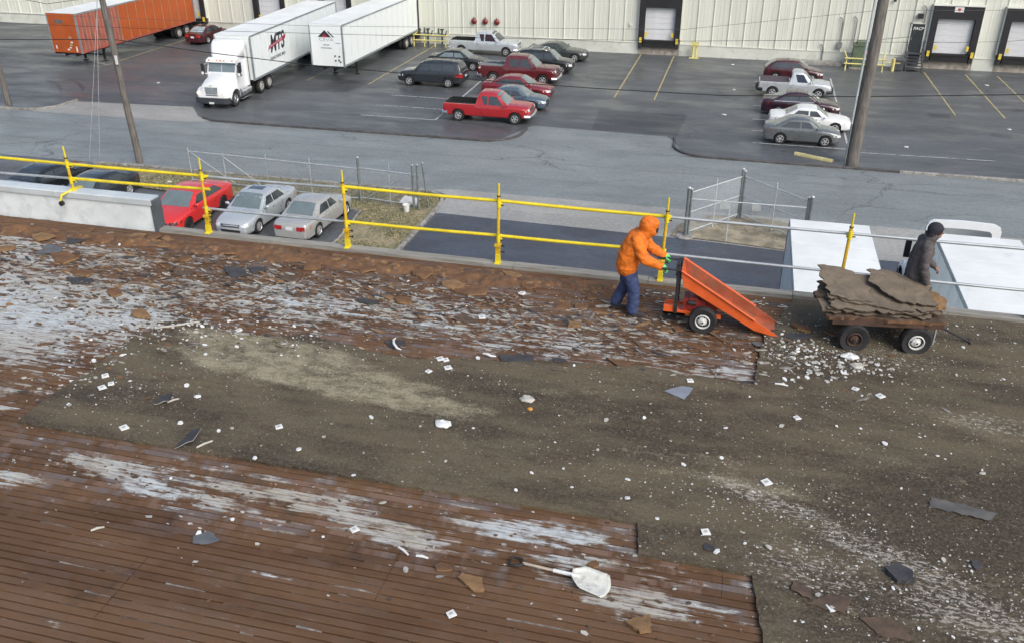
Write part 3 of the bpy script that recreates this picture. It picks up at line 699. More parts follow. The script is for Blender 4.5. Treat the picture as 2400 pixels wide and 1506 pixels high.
    if sunroof: decal('sunroof', bvh, [(X(.50),-.36,H+1),(X(.50),.36,H+1),(X(.60),.36,H+1),(X(.60),-.36,H+1)], (0,0,-1), 3, 3, .006, GLASS, root)
    if hood_scoop: decal('hood_bulge', bvh, [(X(.05),-.30,H+1),(X(.05),.30,H+1),(X(.20),.36,H+1),(X(.20),-.36,H+1)], (0,0,-1), 3, 4, .03, pm, root)
    return root, bvh
P_RED = paint('bright_red_paint', (.36,.016,.020)); P_DRED = paint('dark_red_paint', (.105,.012,.014)); P_REDS = paint('crimson_paint', (.17,.011,.018))
P_SIL = paint('silver_paint', (.50,.54,.56), .3, .35); P_BLK = paint('black_paint', (.012,.014,.016)); P_GRN = paint('dark_grey_blue_paint', (.020,.025,.030), .3)
P_BLUE = paint('slate_blue_paint', (.085,.125,.165), .3, .25); P_GREY = paint('grey_paint', (.15,.165,.17), .3, .3); P_WHT = paint('white_car_paint', (.74,.76,.76))
P_MAR = paint('maroon_paint', (.050,.008,.012)); P_PLUM = paint('dark_plum_paint', (.034,.010,.018), .3, .2); P_CHAR = paint('vivid_red_paint', (.60,.030,.028)); P_CHAMP = paint('champagne_silver_paint', (.46,.46,.44), .3, .35)
P_GUN = paint('faded_black_green_paint', (.028,.036,.032), .42)
GC, GR_, GN = 'vehicles parked in the left rows of the yard', 'vehicles parked in the right row of the yard', 'cars parked below the roof edge'
car('pickup_truck', 'bright red extended cab pickup truck nearest the street', 'pext', 5.56, 1.96, 1.80, P_RED, (-15.3, 54.45, 0), 0, 'pickup', GC, wtint=GLASSL)
car('parked_car', 'slate blue sedan just behind the bright red pickup', 'sedan', 4.40, 1.72, 1.40, P_BLUE, (-14.45, 57.75, 0), 0, 'car', GC, chrome=False)
car('parked_car', 'crimson sedan between the blue sedan and the dark red crew cab', 'sedan', 4.85, 1.83, 1.45, P_REDS, (-15.0, 60.75, 0), 0, 'car', GC)
crew, cb = car('pickup_truck', 'dark red crew cab pickup truck with grey bed cover', 'pcrew', 5.85, 2.03, 1.95, P_DRED, (-16.0, 65.2, 0), 0, 'pickup', GC, cover=M('grey_tonneau', (.16,.165,.17), .5, 0, .15, 3))
decal('side_emblem', cb, [(-2.86,-1.5,1.02),(-2.70,-1.5,1.02),(-2.70,-1.5,1.18),(-2.86,-1.5,1.18)], (0,1,0), 1, 1, .012, PLATE, crew)
car('parked_car', 'small black SUV with silver roof bars behind the dark red crew cab', 'suv', 4.35, 1.76, 1.68, P_BLK, (-14.85, 69.0, 0), 0, 'SUV', GC, rack='bars', chrome=False)
car('parked_car', 'faded black coupe with rear spoiler parked closest to the warehouse wall', 'coupe', 4.75, 1.84, 1.40, P_GUN, (-14.8, 73.8, 0), 0, 'car', GC, spoiler=True, tint=M('dusty_glass', (.035,.05,.045), .25, 0, .3, 3), wtint=M('dusty_glass2', (.04,.055,.05), .3, 0, .3, 3), chrome=False)
car('pickup_truck', 'silver extended cab pickup truck beside the yellow pipe rail', 'pext', 5.85, 2.03, 1.88, P_SIL, (-21.25, 74.7, 0), 0, 'pickup', GC, tint=M('dark_red_glass', (.03,.012,.016), .1, 0, .2, 3), wtint=GLASS)
car('parked_car', 'black sedan half hidden behind the dark SUV', 'sedan', 4.60, 1.78, 1.43, P_BLK, (-21.75, 68.6, 0), 0, 'car', GC, tint=GLASSL)
car('parked_car', 'dark blue-grey SUV facing left towards the white trailer', 'suv', 4.95, 1.90, 1.78, P_GRN, (-21.85, 62.75, 0), math.pi, 'SUV', GC, rack='rails', chrome=False)
car('parked_car', 'grey sedan nearest the yellow wheel stop', 'sedan', 4.32, 1.72, 1.46, P_GREY, (3.70, 54.2, 0), 0, 'car', GR_, chrome=False)
car('parked_car', 'white sedan behind the grey sedan', 'saloon', 4.85, 1.80, 1.38, P_WHT, (4.25, 57.3, 0), 0, 'car', GR_, chrome=False)
car('parked_car', 'dark plum sedan between the white sedan and the silver pickup', 'sedan', 4.85, 1.84, 1.46, P_PLUM, (3.80, 60.75, 0), 0, 'car', GR_, trim=CHROME)
car('pickup_truck', 'silver single cab pickup truck in the right-hand row', 'preg', 4.85, 1.86, 1.75, P_SIL, (3.55, 65.85, 0), 0, 'pickup', GR_, chrome=False, tint=M('blue_glass', (.02,.03,.05), .1, 0, .2, 3), cover=M('plum_tonneau', (.065,.045,.06), .6, 0, .15, 3))
car('parked_car', 'maroon hatchback closest to the warehouse in the right-hand row', 'hatch', 4.25, 1.72, 1.46, P_MAR, (3.6, 71.0, 0), 0, 'car', GR_, chrome=False)
car('parked_car', 'maroon sedan parked nose to the wall between the orange and white trailers', 'sedan', 4.7, 1.78, 1.42, P_MAR, (-47.0, 73.9, 0), R(90), 'car', GC, chrome=False, wtint=M('pale_rear_glass', (.30,.36,.38), .15, 0, .3, 3))
car('parked_car', 'bright red sport sedan parked beside the end of the white parapet', 'sedan', 5.04, 1.90, 1.47, P_CHAR, (-24.05, 34.25, 0), R(-90), 'car', GN, rim='black', chrome=False, lights=BLACKPL)
car('parked_car', 'silver sedan with sunroof facing the roof edge', 'saloon', 4.75, 1.78, 1.46, P_SIL, (-20.85, 34.75, 0), R(-91), 'car', GN, sunroof=True)
car('parked_car', 'champagne silver sedan with red tail lights facing the street', 'saloon', 4.70, 1.76, 1.43, P_CHAMP, (-18.05, 34.85, 0), R(88), 'car', GN, chrome=False)
car('parked_car', 'black sports coupe behind the far left yellow post', 'coupe', 4.85, 1.90, 1.38, P_BLK, (-32.9, 36.0, 0), R(84), 'car', GN, chrome=False, wtint=GLASS, rim='black')
car('parked_car', 'dark sedan mostly hidden behind the white parapet', 'sedan', 4.7, 1.80, 1.42, P_GRN, (-29.5, 34.9, 0), R(-92), 'car', GN, chrome=False)

# ---- semi trailers
TRW = M('trailer_white', (.74,.79,.79), .42, 0, .05, .5, dirt=.22, dirtcol=(.48,.52,.52), stretch=(1,1,.3)); TRROOF = M('trailer_roof_white', (.72,.75,.74), .5, 0, .06, .6, dirt=.2, dirtcol=(.55,.57,.55))
RAILG = M('trailer_rail_grey', (.30,.34,.36), .45, .4, .15, 2); STEEL = M('painted_black_steel', (.02,.02,.021), .6, .2, .25, 3); DIRTYW = M('dirty_white_rim', (.42,.42,.40), .6, 0, .2, 5, dirt=.3)
def trailer(name, label, loc, rz, L=16.15, W=2.6, side=None, front=None, roofm=None, npan=13, post=RAILG, gear=True, group='semi trailers in the yard', narrow=None):
    o = thing(name, label, 'trailer', loc, rz, group); h = W/2; zb, zt = 1.12, 4.10
    side = side or TRW; front = front or side
    MB().bbox((-L,-h+.03,zb+.08), (0,h-.03,zt-.02)).build('box_body', side, o)
    xs_ = []
    if narrow: xs_ = [(-i*narrow[1]-.12, -(i+1)*narrow[1]-.12) for i in range(narrow[0])]
    st = xs_[-1][1] if xs_ else -.12
    rest = L-.12+st; n = npan; xs_ += [(st-i*rest/n, st-(i+1)*rest/n) for i in range(n)]
    cache = {}
    for s in (-1, 1):
        for i, (xa, xb) in enumerate(xs_):
            wd = round(xa-xb, 3); mt = side if not narrow or i >= narrow[0] else narrow[2+i % 2]
            if (wd, s, mt.name) not in cache:
                cache[(wd, s, mt.name)] = MB().bbox((-wd+.03, s*(h-.028), zb+.14), (-.03, s*(h-.008), zt-.12)).mesh('side_panel', mt)
            pn = link('side_panel', cache[(wd, s, mt.name)], o, (xa, 0, 0))
        rl = MB().bbox((-L,s*(h-.03),zb), (0,s*(h+.004),zb+.135)).build('bottom_rail', post if narrow else RAILG if post is RAILG else TRW, o)
        MB().bbox((-L,s*(h-.04),zt-.115), (0,s*(h+.006),zt+.0)).build('top_rail', RAILG, o)
        MB().bbox((-.11,s*(h-.10),zb), (.012,s*(h+.012),zt-.118)).build('corner_post', RAILG, o)
        MB().bbox((-L-.012,s*(h-.10),zb), (-L+.09,s*(h+.012),zt-.118)).build('corner_post', RAILG, o)
        if narrow:
            for i, (xa, xb) in enumerate(xs_):
                MB().bbox((xa-.025,s*(h-.02),zb+.137), (xa+.025,s*(h+.012),zt-.118)).build('side_post', narrow[4], o)
        MB().bbox((-L-.03,s*.01,zb+.1), (-L-.005,s*(h-.1),zt-.12)).build('rear_door', side, o)
    MB().bbox((0,-h+.10,zb+.05), (.014,h-.10,zt-.12)).build('front_wall', front, o)
    rf = MB().bbox((-L,-h+.02,zt-.015), (.008,h-.02,zt+.02)).build('roof', roofm or TRROOF, o)
    for i in range(1, 14):
        x = -L*i/14
        MB().bbox((x-.02,-h+.05,zt+.021), (x+.02,h-.05,zt+.026)).build('roof_bow', roofm or TRROOF, rf)
    MB().bbox((-L+.2,-.55,.85), (-.3,-.43,zb)).bbox((-L+.2,.43,.85), (-.3,.55,zb)).bbox((-1.6,-h+.1,zb-.08), (-.02,h-.1,zb-.003)).build('chassis', STEEL, o)
    if gear:
        lg = MB().bbox((-3.05,-.98,.12), (-2.9,-.84,zb)).bbox((-3.05,.84,.12), (-2.9,.98,zb)).cyl((-2.97,-.9,.5), (-2.97,.9,.5), .05, 8).build('landing_gear', STEEL, o)
        for s in (-1, 1):
            MB().bbox((-3.15,s*.91-.15,0), (-2.8,s*.91+.15,.05)).build('foot', STEEL, lg)
            MB().tube([(-2.97,s*.9,.55), (-3.9,s*.5,1.0)], .035, 6).build('brace', STEEL, lg)
    for x in (-L+1.5, -L+2.75):
        for s in (-1, 1):
            for yy in (.72, 1.10): wheel_set(o, 'truck', [(x, s*yy)], .51, .27, .29, 8, DIRTYW, 'disc')
        MB().cyl((x,-1.0,.51), (x,1.0,.51), .09, 8).build('axle', STEEL, o)
    for s in (-1, 1): MB().bbox((-L+.62,s*.6,.25), (-L+.64,s*1.25,1.1)).build('mud_flap', BLACKPL, o)
    MB().bbox((-L-.02,-1.1,.5), (-L+.05,1.1,.6)).bbox((-L-.01,-.6,.6), (-L+.04,-.5,1.0)).bbox((-L-.01,.5,.6), (-L+.04,.6,1.0)).build('rear_guard', STEEL, o)
    return o
ORG = M('orange_trailer_paint', (.40,.085,.018), .5, 0, .12, .8, dirt=.25, dirtcol=(.26,.06,.025)); ORP = M('faded_orange_panel', (.36,.085,.06), .6, 0, .2, 1.2, dirt=.4, dirtcol=(.30,.12,.10)); ORP2 = M('pinkish_worn_panel', (.28,.10,.085), .65, 0, .25, 1.6, dirt=.5, dirtcol=(.21,.11,.09))
TANP = M('tan_side_post', (.36,.22,.12), .6, 0, .2, 3); CORNG = M('corner_grey_green', (.30,.33,.29), .55, .2, .15, 3)
ot = trailer('semi_trailer', 'orange semi trailer with worn ribbed panels standing on its landing gear', (-51.2, 60.95, 0), R(-90), 16.0, 2.6, ORG, ORG, None, 9, ORP, True, narrow=(12, .42, ORP, ORP2, TANP))
MB().bbox((.016,-.62,3.35), (.024,.12,3.62)).build('vent', M('vent_grey', (.12,.11,.10), .6), ot)
for (y, z, a, b, m) in ((.35,1.55,.16,.10,PLATE), (.55,1.95,.20,.12,PLATE), (.45,1.75,.22,.10,M('green_sticker', (.25,.38,.22), .5)), (-.9,1.55,.10,.26,PLATE), (.9,1.45,.12,.42,PLATE), (.1,2.15,.24,.09,TANP), (.15,1.40,.20,.12,PLATE)):
    MB().bbox((.016,y-a/2,z-b/2), (.021,y+a/2,z+b/2)).build('sticker', m, ot)
MB().prism([(.45,2.10),(.66,2.28),(.50,2.46),(.29,2.28)], .016, .022, 'x').build('placard_holder', TANP, ot)
INK = M('dark_ink', (.015,.018,.025), .5, 0, .1, 8); INKR = M('red_ink', (.30,.02,.045), .5, 0, .1, 8); INKG = M('grey_ink', (.30,.33,.35), .5, 0, .1, 8)
ct = trailer('semi_trailer', 'white semi trailer with a triangle emblem on its front wall', (-29.5, 61.5, 0), R(-90), 15.9, 2.6)
MB().prism([(-.62,3.20),(-.06,3.70),(.42,3.20),(.16,3.20),(-.10,3.45),(-.34,3.20)], .016, .021, 'x').build('emblem_triangle', INK, ct)
MB().prism([(-.36,3.20),(-.10,3.47),(.18,3.20)], .016, .023, 'x').build('emblem_triangle', INKR, ct)
MB().prism([(.14,3.60),(.22,3.64),(.66,3.22),(.56,3.20)], .016, .021, 'x').build('emblem_stroke', INK, ct)
text_obj('lettering', 'CEVA', .34, INKG, ct, (.018, .02, 3.02), (R(90), 0, R(90)), .002, .0, 0, 1.35)
for k, wd in ((0, .50), (1, .85)): MB().bbox((.016,-.02-wd/2,2.62-k*.22), (.019,-.02+wd/2,2.70-k*.22)).build('lettering_line', INKG, ct)
MB().bbox((.016,.72,2.78), (.019,1.12,2.84)).build('lettering_line', INKG, ct)
for y, z in ((.62,1.90),(.96,1.88),(.64,1.58),(.90,1.62),(1.02,1.50)): MB().cyl((.0,y,z), (.06,y,z), .06, 10).build('gladhand', BLACKPL, ct)
TRD = R(-86.5)
mt = trailer('semi_trailer', 'white semi trailer lettered MTS behind the white tractor', (-33.70, 55.85, 0), TRD, 16.15, 2.6, gear=True)
text_obj('lettering', 'MTS', 1.62, INK, mt, (-4.15, 1.30, 2.95), (R(90), 0, R(180)), .003, .04, .25, .80)
MB().prism([(-5.55,3.00),(-2.75,2.72),(-2.55,2.62),(-2.85,2.96),(-5.3,3.22),(-5.75,3.36)], 1.302, 1.309, 'y').build('emblem_band', INKR, mt)
for k in range(9): MB().bbox((-3.05-k*.25,1.3092,2.81+k*.026), (-2.88-k*.25,1.311,2.91+k*.026)).build('band_lettering', M('pink_ink', (.55,.35,.40), .5), mt)
text_obj('lettering', 'GRAND RAPIDS, MICH', .30, INK, mt, (-4.1, 1.30, 2.02), (R(90), 0, R(180)), .002, .004, 0, .85)

# ---- tractors
def tractor(name, label, loc, rz, lit=True):
    """x forward, origin on the ground under the steer axle"""
    o = thing(name, label, 'truck', loc, rz, 'semi tractors'); Wt = M('tractor_white', (.74,.765,.77), .35, 0, .04, 1, coat=.5, dirt=.12, dirtcol=(.5,.53,.54))
    # hood + fenders as one lofted body
    def ring(x, hw_, zt, fw, fz, zb):
        return [(x,0,zt+.03),(x,hw_*.7,zt+.015),(x,hw_*.95,zt-.08),(x,hw_,zt-.22),(x,hw_+ (fw-hw_)*.25,fz),(x,fw*.93,fz-.02),(x,fw,fz-.14),(x,fw,max(zb,fz-.5)),(x,fw-.02,zb)]
    rg = []
    Ra = .64
    for x, hw_, zt, fw, fz in ((.98,.62,1.45,.92,.95),(.94,.68,1.56,1.02,1.04),(.80,.70,1.64,1.15,1.16),(.645,.72,1.68,1.21,1.21),(.64,.72,1.68,1.21,1.21),(.58,.73,1.70,1.22,1.23),(.40,.75,1.75,1.23,1.28),(.2,.77,1.80,1.23,1.30),(0,.79,1.84,1.23,1.30),(-.2,.82,1.88,1.23,1.29),(-.40,.85,1.92,1.23,1.25),(-.58,.88,1.96,1.22,1.20),(-.64,.90,1.98,1.20,1.16),(-.645,.90,1.98,1.18,1.14),(-.75,.94,2.0,1.05,1.1)):
        zb = .62 if x > .644 else (.52+math.sqrt(max(0, Ra*Ra-x*x)) if abs(x) <= .6401 else .62)
        hf = ring(x, hw_, zt, fw, fz, min(zb, fz-.06)); rg.append([(a,-b,c) for a, b, c in hf[::-1]]+hf[1:])
    mb = MB(); n = len(rg[0]); vs = [p for r_ in rg for p in r_]; fs = []
    for i in range(len(rg)-1):
        for k in range(n-1): fs.append((i*n+k, i*n+k+1, (i+1)*n+k+1, (i+1)*n+k))
        
    fs += [tuple(range(n)), tuple(range((len(rg)-1)*n, len(rg)*n))]
    mb.add(vs, fs); hood = mb.build('hood', Wt, o, 40)
    # grille and lamps
    gr = MB().prism([(-.46,1.42),(.46,1.42),(.40,.96),(-.40,.96)], .90, 1.0, 'x').build('grille', CHROME, hood)
    for k in range(7): MB().bbox((1.001,-.40+.012*k,1.005+k*.055), (1.012,.40-.012*k,1.03+k*.055)).build('grille_bar', RAILG, gr)
    MB().bbox((.90,-.42,.86), (.992,.42,.91)).build('air_slot', BLACKPL, hood)
    MB().bbox((.985,-.10,1.50), (.997,.10,1.535)).build('badge', RAILG, hood)
    for s in (-1, 1):
        MB().sphere((.90,s*.86,1.0), (.09,.22,.10), 12, 8).build('headlight', LAMPC, hood, 50)
        if lit: MB().sphere((.99,s*.92,1.03), (.06,.12,.085), 10, 8).build('lamp', LIT, hood, 50)
    bp = MB().prism([(.80,-1.22),(1.00,-1.18),(1.12,-.85),(1.16,0),(1.12,.85),(1.00,1.18),(.80,1.22)], .38, .74, 'z').build('bumper', M('bumper_dark_grey', (.035,.04,.05), .5, 0, .15, 3), o)
    MB().bbox((1.163,-.17,.38), (1.175,.17,.50)).build('licence_plate', PLATE, bp)
    # cab
    pr = [(-.70,1.0),(-.70,1.98),(-1.02,2.72),(-1.12,2.80),(-2.25,2.86),(-2.25,.95),(-.9,.95)]
    cab = MB().prism([(x, z) for x, z in pr], -1.02, 1.02, 'y').build('cab', Wt, o)
    vis = MB().prism([(-.88,2.60),(-.74,2.66),(-.80,2.80),(-1.2,2.90),(-1.2,2.70)], -1.05, 1.05, 'y').build('sun_visor', Wt, cab)
    for y in (-.82,-.25,0,.25,.82): MB().bbox((-.80,y-.05,2.76), (-.745,y+.05,2.82)).build('marker_lamp', AMBER, vis)
    def wsq(y0, y1): return MB().prism([(-.735,2.05),(-.712,2.06),(-.94,2.60),(-.965,2.59)], y0, y1, 'y')
    wsq(-.94,-.02).build('windscreen', GLASSL, cab); wsq(.02,.94).build('windscreen', GLASSL, cab)
    for s in (-1, 1):
        y0, y1 = (s*1.021, s*1.03)
        dd = MB().prism([(-.80,1.05),(-.80,1.98),(-1.06,2.66),(-1.62,2.66),(-1.62,1.05)], min(y0,y1), max(y0,y1), 'y').build('door', Wt, cab)
        y0, y1 = (s*1.031, s*1.038)
        MB().prism([(-.90,2.02),(-1.10,2.58),(-1.55,2.58),(-1.55,1.95)], min(y0,y1), max(y0,y1), 'y').build('window', GLASS, dd)
        MB().bbox((-1.5,min(s*1.03,s*1.06),1.70), (-1.36,max(s*1.03,s*1.06),1.74)).build('handle', CHROME, dd)
        mr = MB().bbox((-.74,s*1.30-.10,1.85), (-.62,s*1.30+.10,2.55)).build('mirror', BLACKPL, o)
        MB().tube([(-.8,s*1.02,2.55),(-.70,s*1.25,2.5)], .02, 6).tube([(-.8,s*1.02,1.9),(-.70,s*1.25,1.9)], .02, 6).build('bracket', CHROME, mr)
        MB().bbox((-.617,s*1.30-.08,1.88), (-.58,s*1.30+.08,2.05)).build('mirror_cap', Wt, mr)
        tk = MB().cyl((-.95,s*.93,.66), (-2.35,s*.93,.66), .30, 16).build('fuel_tank', CHROME, o, 40)
        MB().bbox((-2.3,s*1.05-.13,.26), (-.95,s*1.05+.13,.31)).build('step', CHROME, tk)
    # roof fairing, a hollow shell open at the back
    mb = MB(); out = []; th = .05
    secs = [(-1.18,2.84,.70,.55),(-1.30,3.15,.86,.6),(-1.48,3.50,.96,.7),(-1.75,3.76,1.06,.8),(-2.05,3.88,1.14,.85),(-2.28,3.92,1.18,.88)]
    vs = []
    for x, z, hwf, _ in secs:
        vs += [(x,-hwf,2.82),(x,-hwf,z-.22),(x,-hwf+.06,z-.08),(x,-hwf+.2,z),(x,0,z+.03),(x,hwf-.2,z),(x,hwf-.06,z-.08),(x,hwf,z-.22),(x,hwf,2.82)]
    fs = [(i*9+k, i*9+k+1, i*9+k+10, i*9+k+9) for i in range(len(secs)-1) for k in range(8)]+[tuple(range(9))]
    mb.add(vs, fs); me = mb.mesh('roof_fairing', [Wt], 45)
    bm = bmesh.new(); bm.from_mesh(me); r_ = bmesh.ops.solidify(bm, geom=bm.faces[:], thickness=.05); bm.to_mesh(me); bm.free()
    fa = link('roof_fairing', me, o)
    ring = [(-1.18,2.82),(-1.18,3.70),(-1.10,3.85),(-.95,3.93),(0,3.96),(.95,3.93),(1.10,3.85),(1.18,3.70),(1.18,2.82)]; inn = [(-.92,2.82),(-.92,3.52),(-.88,3.62),(-.80,3.68),(0,3.71),(.80,3.68),(.88,3.62),(.92,3.52),(.92,2.82)]
    mb = MB(); n9 = 9; mb.add([(x_, a, b) for x_ in (-2.285, -2.34) for a, b in ring+inn], [(i+18*k, i+1+18*k, i+10+18*k, i+9+18*k) for k in (0, 1) for i in range(8)]+[(i, i+1, i+19, i+18) for i in range(8)]+[(i+9, i+10, i+28, i+27) for i in range(8)])
    mb.build('fairing_frame', Wt, fa)
    MB().bbox((-1.42,-.16,2.90), (-1.36,.16,2.98)).cyl((-1.39,0,2.82), (-1.39,0,2.9), .04, 8).build('horn', CHROME, cab)
    for s in (-1, 1): MB().bbox((-2.24,s*1.10-.08,.95), (-2.05,s*1.10+.08,3.3)).build('side_extender', Wt, cab)
    MB().cyl((-2.32,1.13,1.0), (-2.32,1.13,3.55), .055, 10).build('exhaust_stack', BLACKPL, o)
    fr = MB().bbox((-6.0,-.48,.72), (.6,-.36,1.0)).bbox((-6.0,.36,.72), (.6,.48,1.0)).bbox((-5.6,-.5,1.0), (-3.4,.5,1.10)).build('frame', STEEL, o)
    wheel_set(o, 'steer', [(0,-1.03),(0,1.03)], .52, .30, .30, 8, CHROME, 'disc')
    for x in (-3.88, -5.18):
        for s in (-1, 1): 
            for yy in (.72, 1.08): wheel_set(o, 'truck', [(x, s*yy)], .51, .27, .29, 8, DIRTYW, 'disc')
        MB().cyl((x,-1,.51), (x,1,.51), .1, 8).build('axle', STEEL, o)
    MB().cyl((0,-.95,.52), (0,.95,.52), .08, 8).build('axle', STEEL, o)
    return o
tractor('semi_tractor', 'white semi tractor with lit headlights pulling out of the yard', (-33.62, 53.25, 0), TRD)
trailer('semi_trailer', 'white trailer roof nearest the folded gate below the roof edge', (3.35, 29.72, 0), R(90), 14.4, 2.55, gear=True, group='trailers backed to the near building')
trailer('semi_trailer', 'white trailer roof at the right edge hitched to a white tractor', (7.88, 29.6, 0), R(90), 14.3, 2.55, group='trailers backed to the near building')
tractor('semi_tractor', 'white semi tractor seen from behind beyond the right-hand trailer', (7.88, 33.7, 0), R(90), False)
# ------------------------------------------------------------------ poles, wires, fences
def wood_mat():
    m, t, b = nodes_of('weathered_pole_wood'); N = NB(t); v = N.obj()
    n1 = N.noise(N.mapping(v, scale=(9, 9, .5)), 2.2, 7, .65); n2 = N.noise(v, 1.1, 5)
    c = N.mix(N.ramp(n1, .35, .68), (.085,.077,.070), (.20,.185,.165)); c = N.mix(N.ramp(n2, .5, .7, 0, .5), c, (.06,.05,.045))
    N.link(c, b.inputs['Base Color']); b.inputs['Roughness'].default_value = .85; N.bump(n1, .6, .02, b); return m
POLE = wood_mat(); GALV = M('galvanised_steel', (.55,.59,.60), .45, .3, .12, 5, dirt=.1); GALVD = M('dark_galvanised', (.20,.23,.235), .55, .4, .2, 5)
CABLE = M('black_cable', (.012,.012,.013), .7, 0, .1, 3); CABLEL = M('bare_wire', (.10,.11,.11), .5, .4, .1, 3)
def pole(label, x, y, r0, h, lean=(0, 0)):
    o = thing('utility_pole', label, 'pole', (x, y, 0))
    n = 10; pts = [(lean[0]*i/n*h/9+.012*math.sin(i*1.7), lean[1]*i/n*h/9, h*i/n) for i in range(n+1)]
    MB().tube(pts, [r0*(1-.32*i/n) for i in range(n+1)], 16).build('shaft', POLE, o, 60)
    ca = MB().bbox((-1.2,-.06-r0,h-.75), (1.2,.05-r0,h-.62)).build('crossarm', POLE, o)
    for k in (-1.05,-.35,.35,1.05): MB().lathe([(.02,0),(.05,.03),(.03,.07),(.05,.1),(.0,.14)], 10, mx=Matrix.Translation((k,-r0,h-.62)), axis='z').build('insulator', GALVD, ca)
    return o
p1 = pole('leaning weathered utility pole standing in the grass verge', -31.32, 40.9, .19, 12.5, (-.35, 0))
MB().bbox((-.10,-.25,5.3), (.02,-.19,5.75)).build('tag_plate', PLATE, p1)
p2 = pole('thick brown utility pole with a white conduit near the yellow wheel stop', 6.25, 50.1, .34, 14, (.12, 0))
MB().tube([(-.36,-.12,0),(-.36,-.12,2.3)], .05, 10).build('conduit', GALVD, p2); MB().tube([(-.36,-.10,2.3),(-.29,-.10,9)], .06, 10).build('riser_pipe', M('white_riser', (.42,.46,.48), .5, 0, .1, 2), p2)
pole('utility pole cut by the left edge of the picture', -47.4, 49.8, .2, 12, (-.2, 0))
def wire(name, label, pts, r, mat, sag=None):
    if sag is not None:
        a, b = Vector(pts[0]), Vector(pts[1]); pts = [a.lerp(b, i/16)-Vector((0, 0, sag*4*(i/16)*(1-i/16))) for i in range(17)]
    return tag(MB().tube(pts, r, 6).build(name, mat, None, 60), label, 'cable', 'overhead wires')
wire('overhead_cable', 'thick black overhead cable sagging low across the yard and the trucks', [(-70,50,5.2),(-47.4,49.8,4.25),(-38.4,50,4.62),(-32,50,4.15),(-25.4,50,3.75),(-15,50,3.45),(-7.8,50,3.36),(-1,50,3.38),(6.2,50,3.75),(13.8,50,4.32),(30,50,5.3),(60,50,6.5)], .026, CABLE)
wire('overhead_cable', 'thin overhead wire crossing the white trailers and the cream wall', [(-47.4,49.8,5.3),(-34,50,5.40),(-25,50,5.58),(-14,50,5.80),(-3.3,50,6.13),(6.2,50,6.62)], .012, CABLE)
wire('overhead_cable', 'thin wire rising to the thick brown pole top', [(-47.4,49.8,5.9),(-25,50,6.0),(-3.4,50,6.72),(6.2,50,8.05),(30,50,9)], .010, CABLEL)
wire('overhead_cable', 'service wire sagging from the brown pole to the door wall', [(6.25,50.1,6.6),(9.4,59,5.4),(11,68,4.2),(12.0,77.6,3.4)], .014, CABLE)
wire('overhead_cable', 'drooping service wire running right from the brown pole', [(6.25,50.1,6.5),(12,60,5.0),(17,68,3.9),(25,77.6,3.2)], .012, CABLE)
wire('overhead_cable', 'short black wire sagging across the top left corner', [(-47.4,49.8,8.2),(-44.8,50,6.85),(-42.8,50,6.58),(-40.2,50,6.95),(-31.6,41,9.6)], .018, CABLE)
wire('guy_wire', 'pale guy wire running down beside the leaning pole', [(-31.75,40.9,9.4),(-33.6,40.6,.1)], .012, GALV)
wire('guy_wire', 'second pale guy wire just left of the first', [(-31.75,40.9,9.0),(-34.1,40.4,.1)], .010, GALV)
# wheel stop
o = thing('wheel_stop', 'pale yellow concrete wheel stop lying askew by the grey sedan', 'wheel stop', (4.32, 50.98, 0), R(-26))
WSM = M('worn_yellow_concrete', (.55,.50,.24), .8, 0, .15, 3, dirt=.4, dirtcol=(.36,.33,.24), bump=.4, bscale=15)
MB().prism([(-.12,0),(-.10,.11),(-.06,.15),(.06,.15),(.10,.11),(.12,0)], -1.1, -.35, 'x').prism([(-.115,0),(-.095,.11),(-.055,.145),(.06,.145),(.10,.105),(.12,0)], -.35, .4, 'x').prism([(-.125,0),(-.10,.105),(-.05,.15),(.065,.15),(.10,.11),(.12,0)], .4, 1.1, 'x').build('wheel_stop_bar', WSM, o, 30)
# chain link
def mesh_panel(mb, a, b, z0, z1, sp=.085, r=.0042):
    a, b = Vector((*a, 0)), Vector((*b, 0)); L = (b-a).length; t = (b-a)/L; H = z1-z0; n = int((L+H)/sp)
    for sgn in (1, -1):
        for k in range(n):
            s0 = k*sp-(H if sgn > 0 else 0); s1 = s0+sgn*H; za, zb_ = z0, z1
            if sgn < 0: s0 = k*sp; s1 = s0-H
            def clip(s0, za, s1, zb_):
                lo, hi = 0, 1; d = s1-s0
                for e_, f in ((0, 1), (L, -1)):
                    if d == 0: continue
                    tt = (e_-s0)/d
                    if (d > 0) == (f > 0): lo = max(lo, tt)
                    else: hi = min(hi, tt)
                return lo, hi
            lo, hi = clip(s0, za, s1, zb_)
            if hi-lo < .02: continue
            p = a+t*(s0+(s1-s0)*lo); q = a+t*(s0+(s1-s0)*hi)
            mb.tube([(p.x, p.y, za+(zb_-za)*lo), (q.x, q.y, za+(zb_-za)*hi)], r, 3, caps=False)
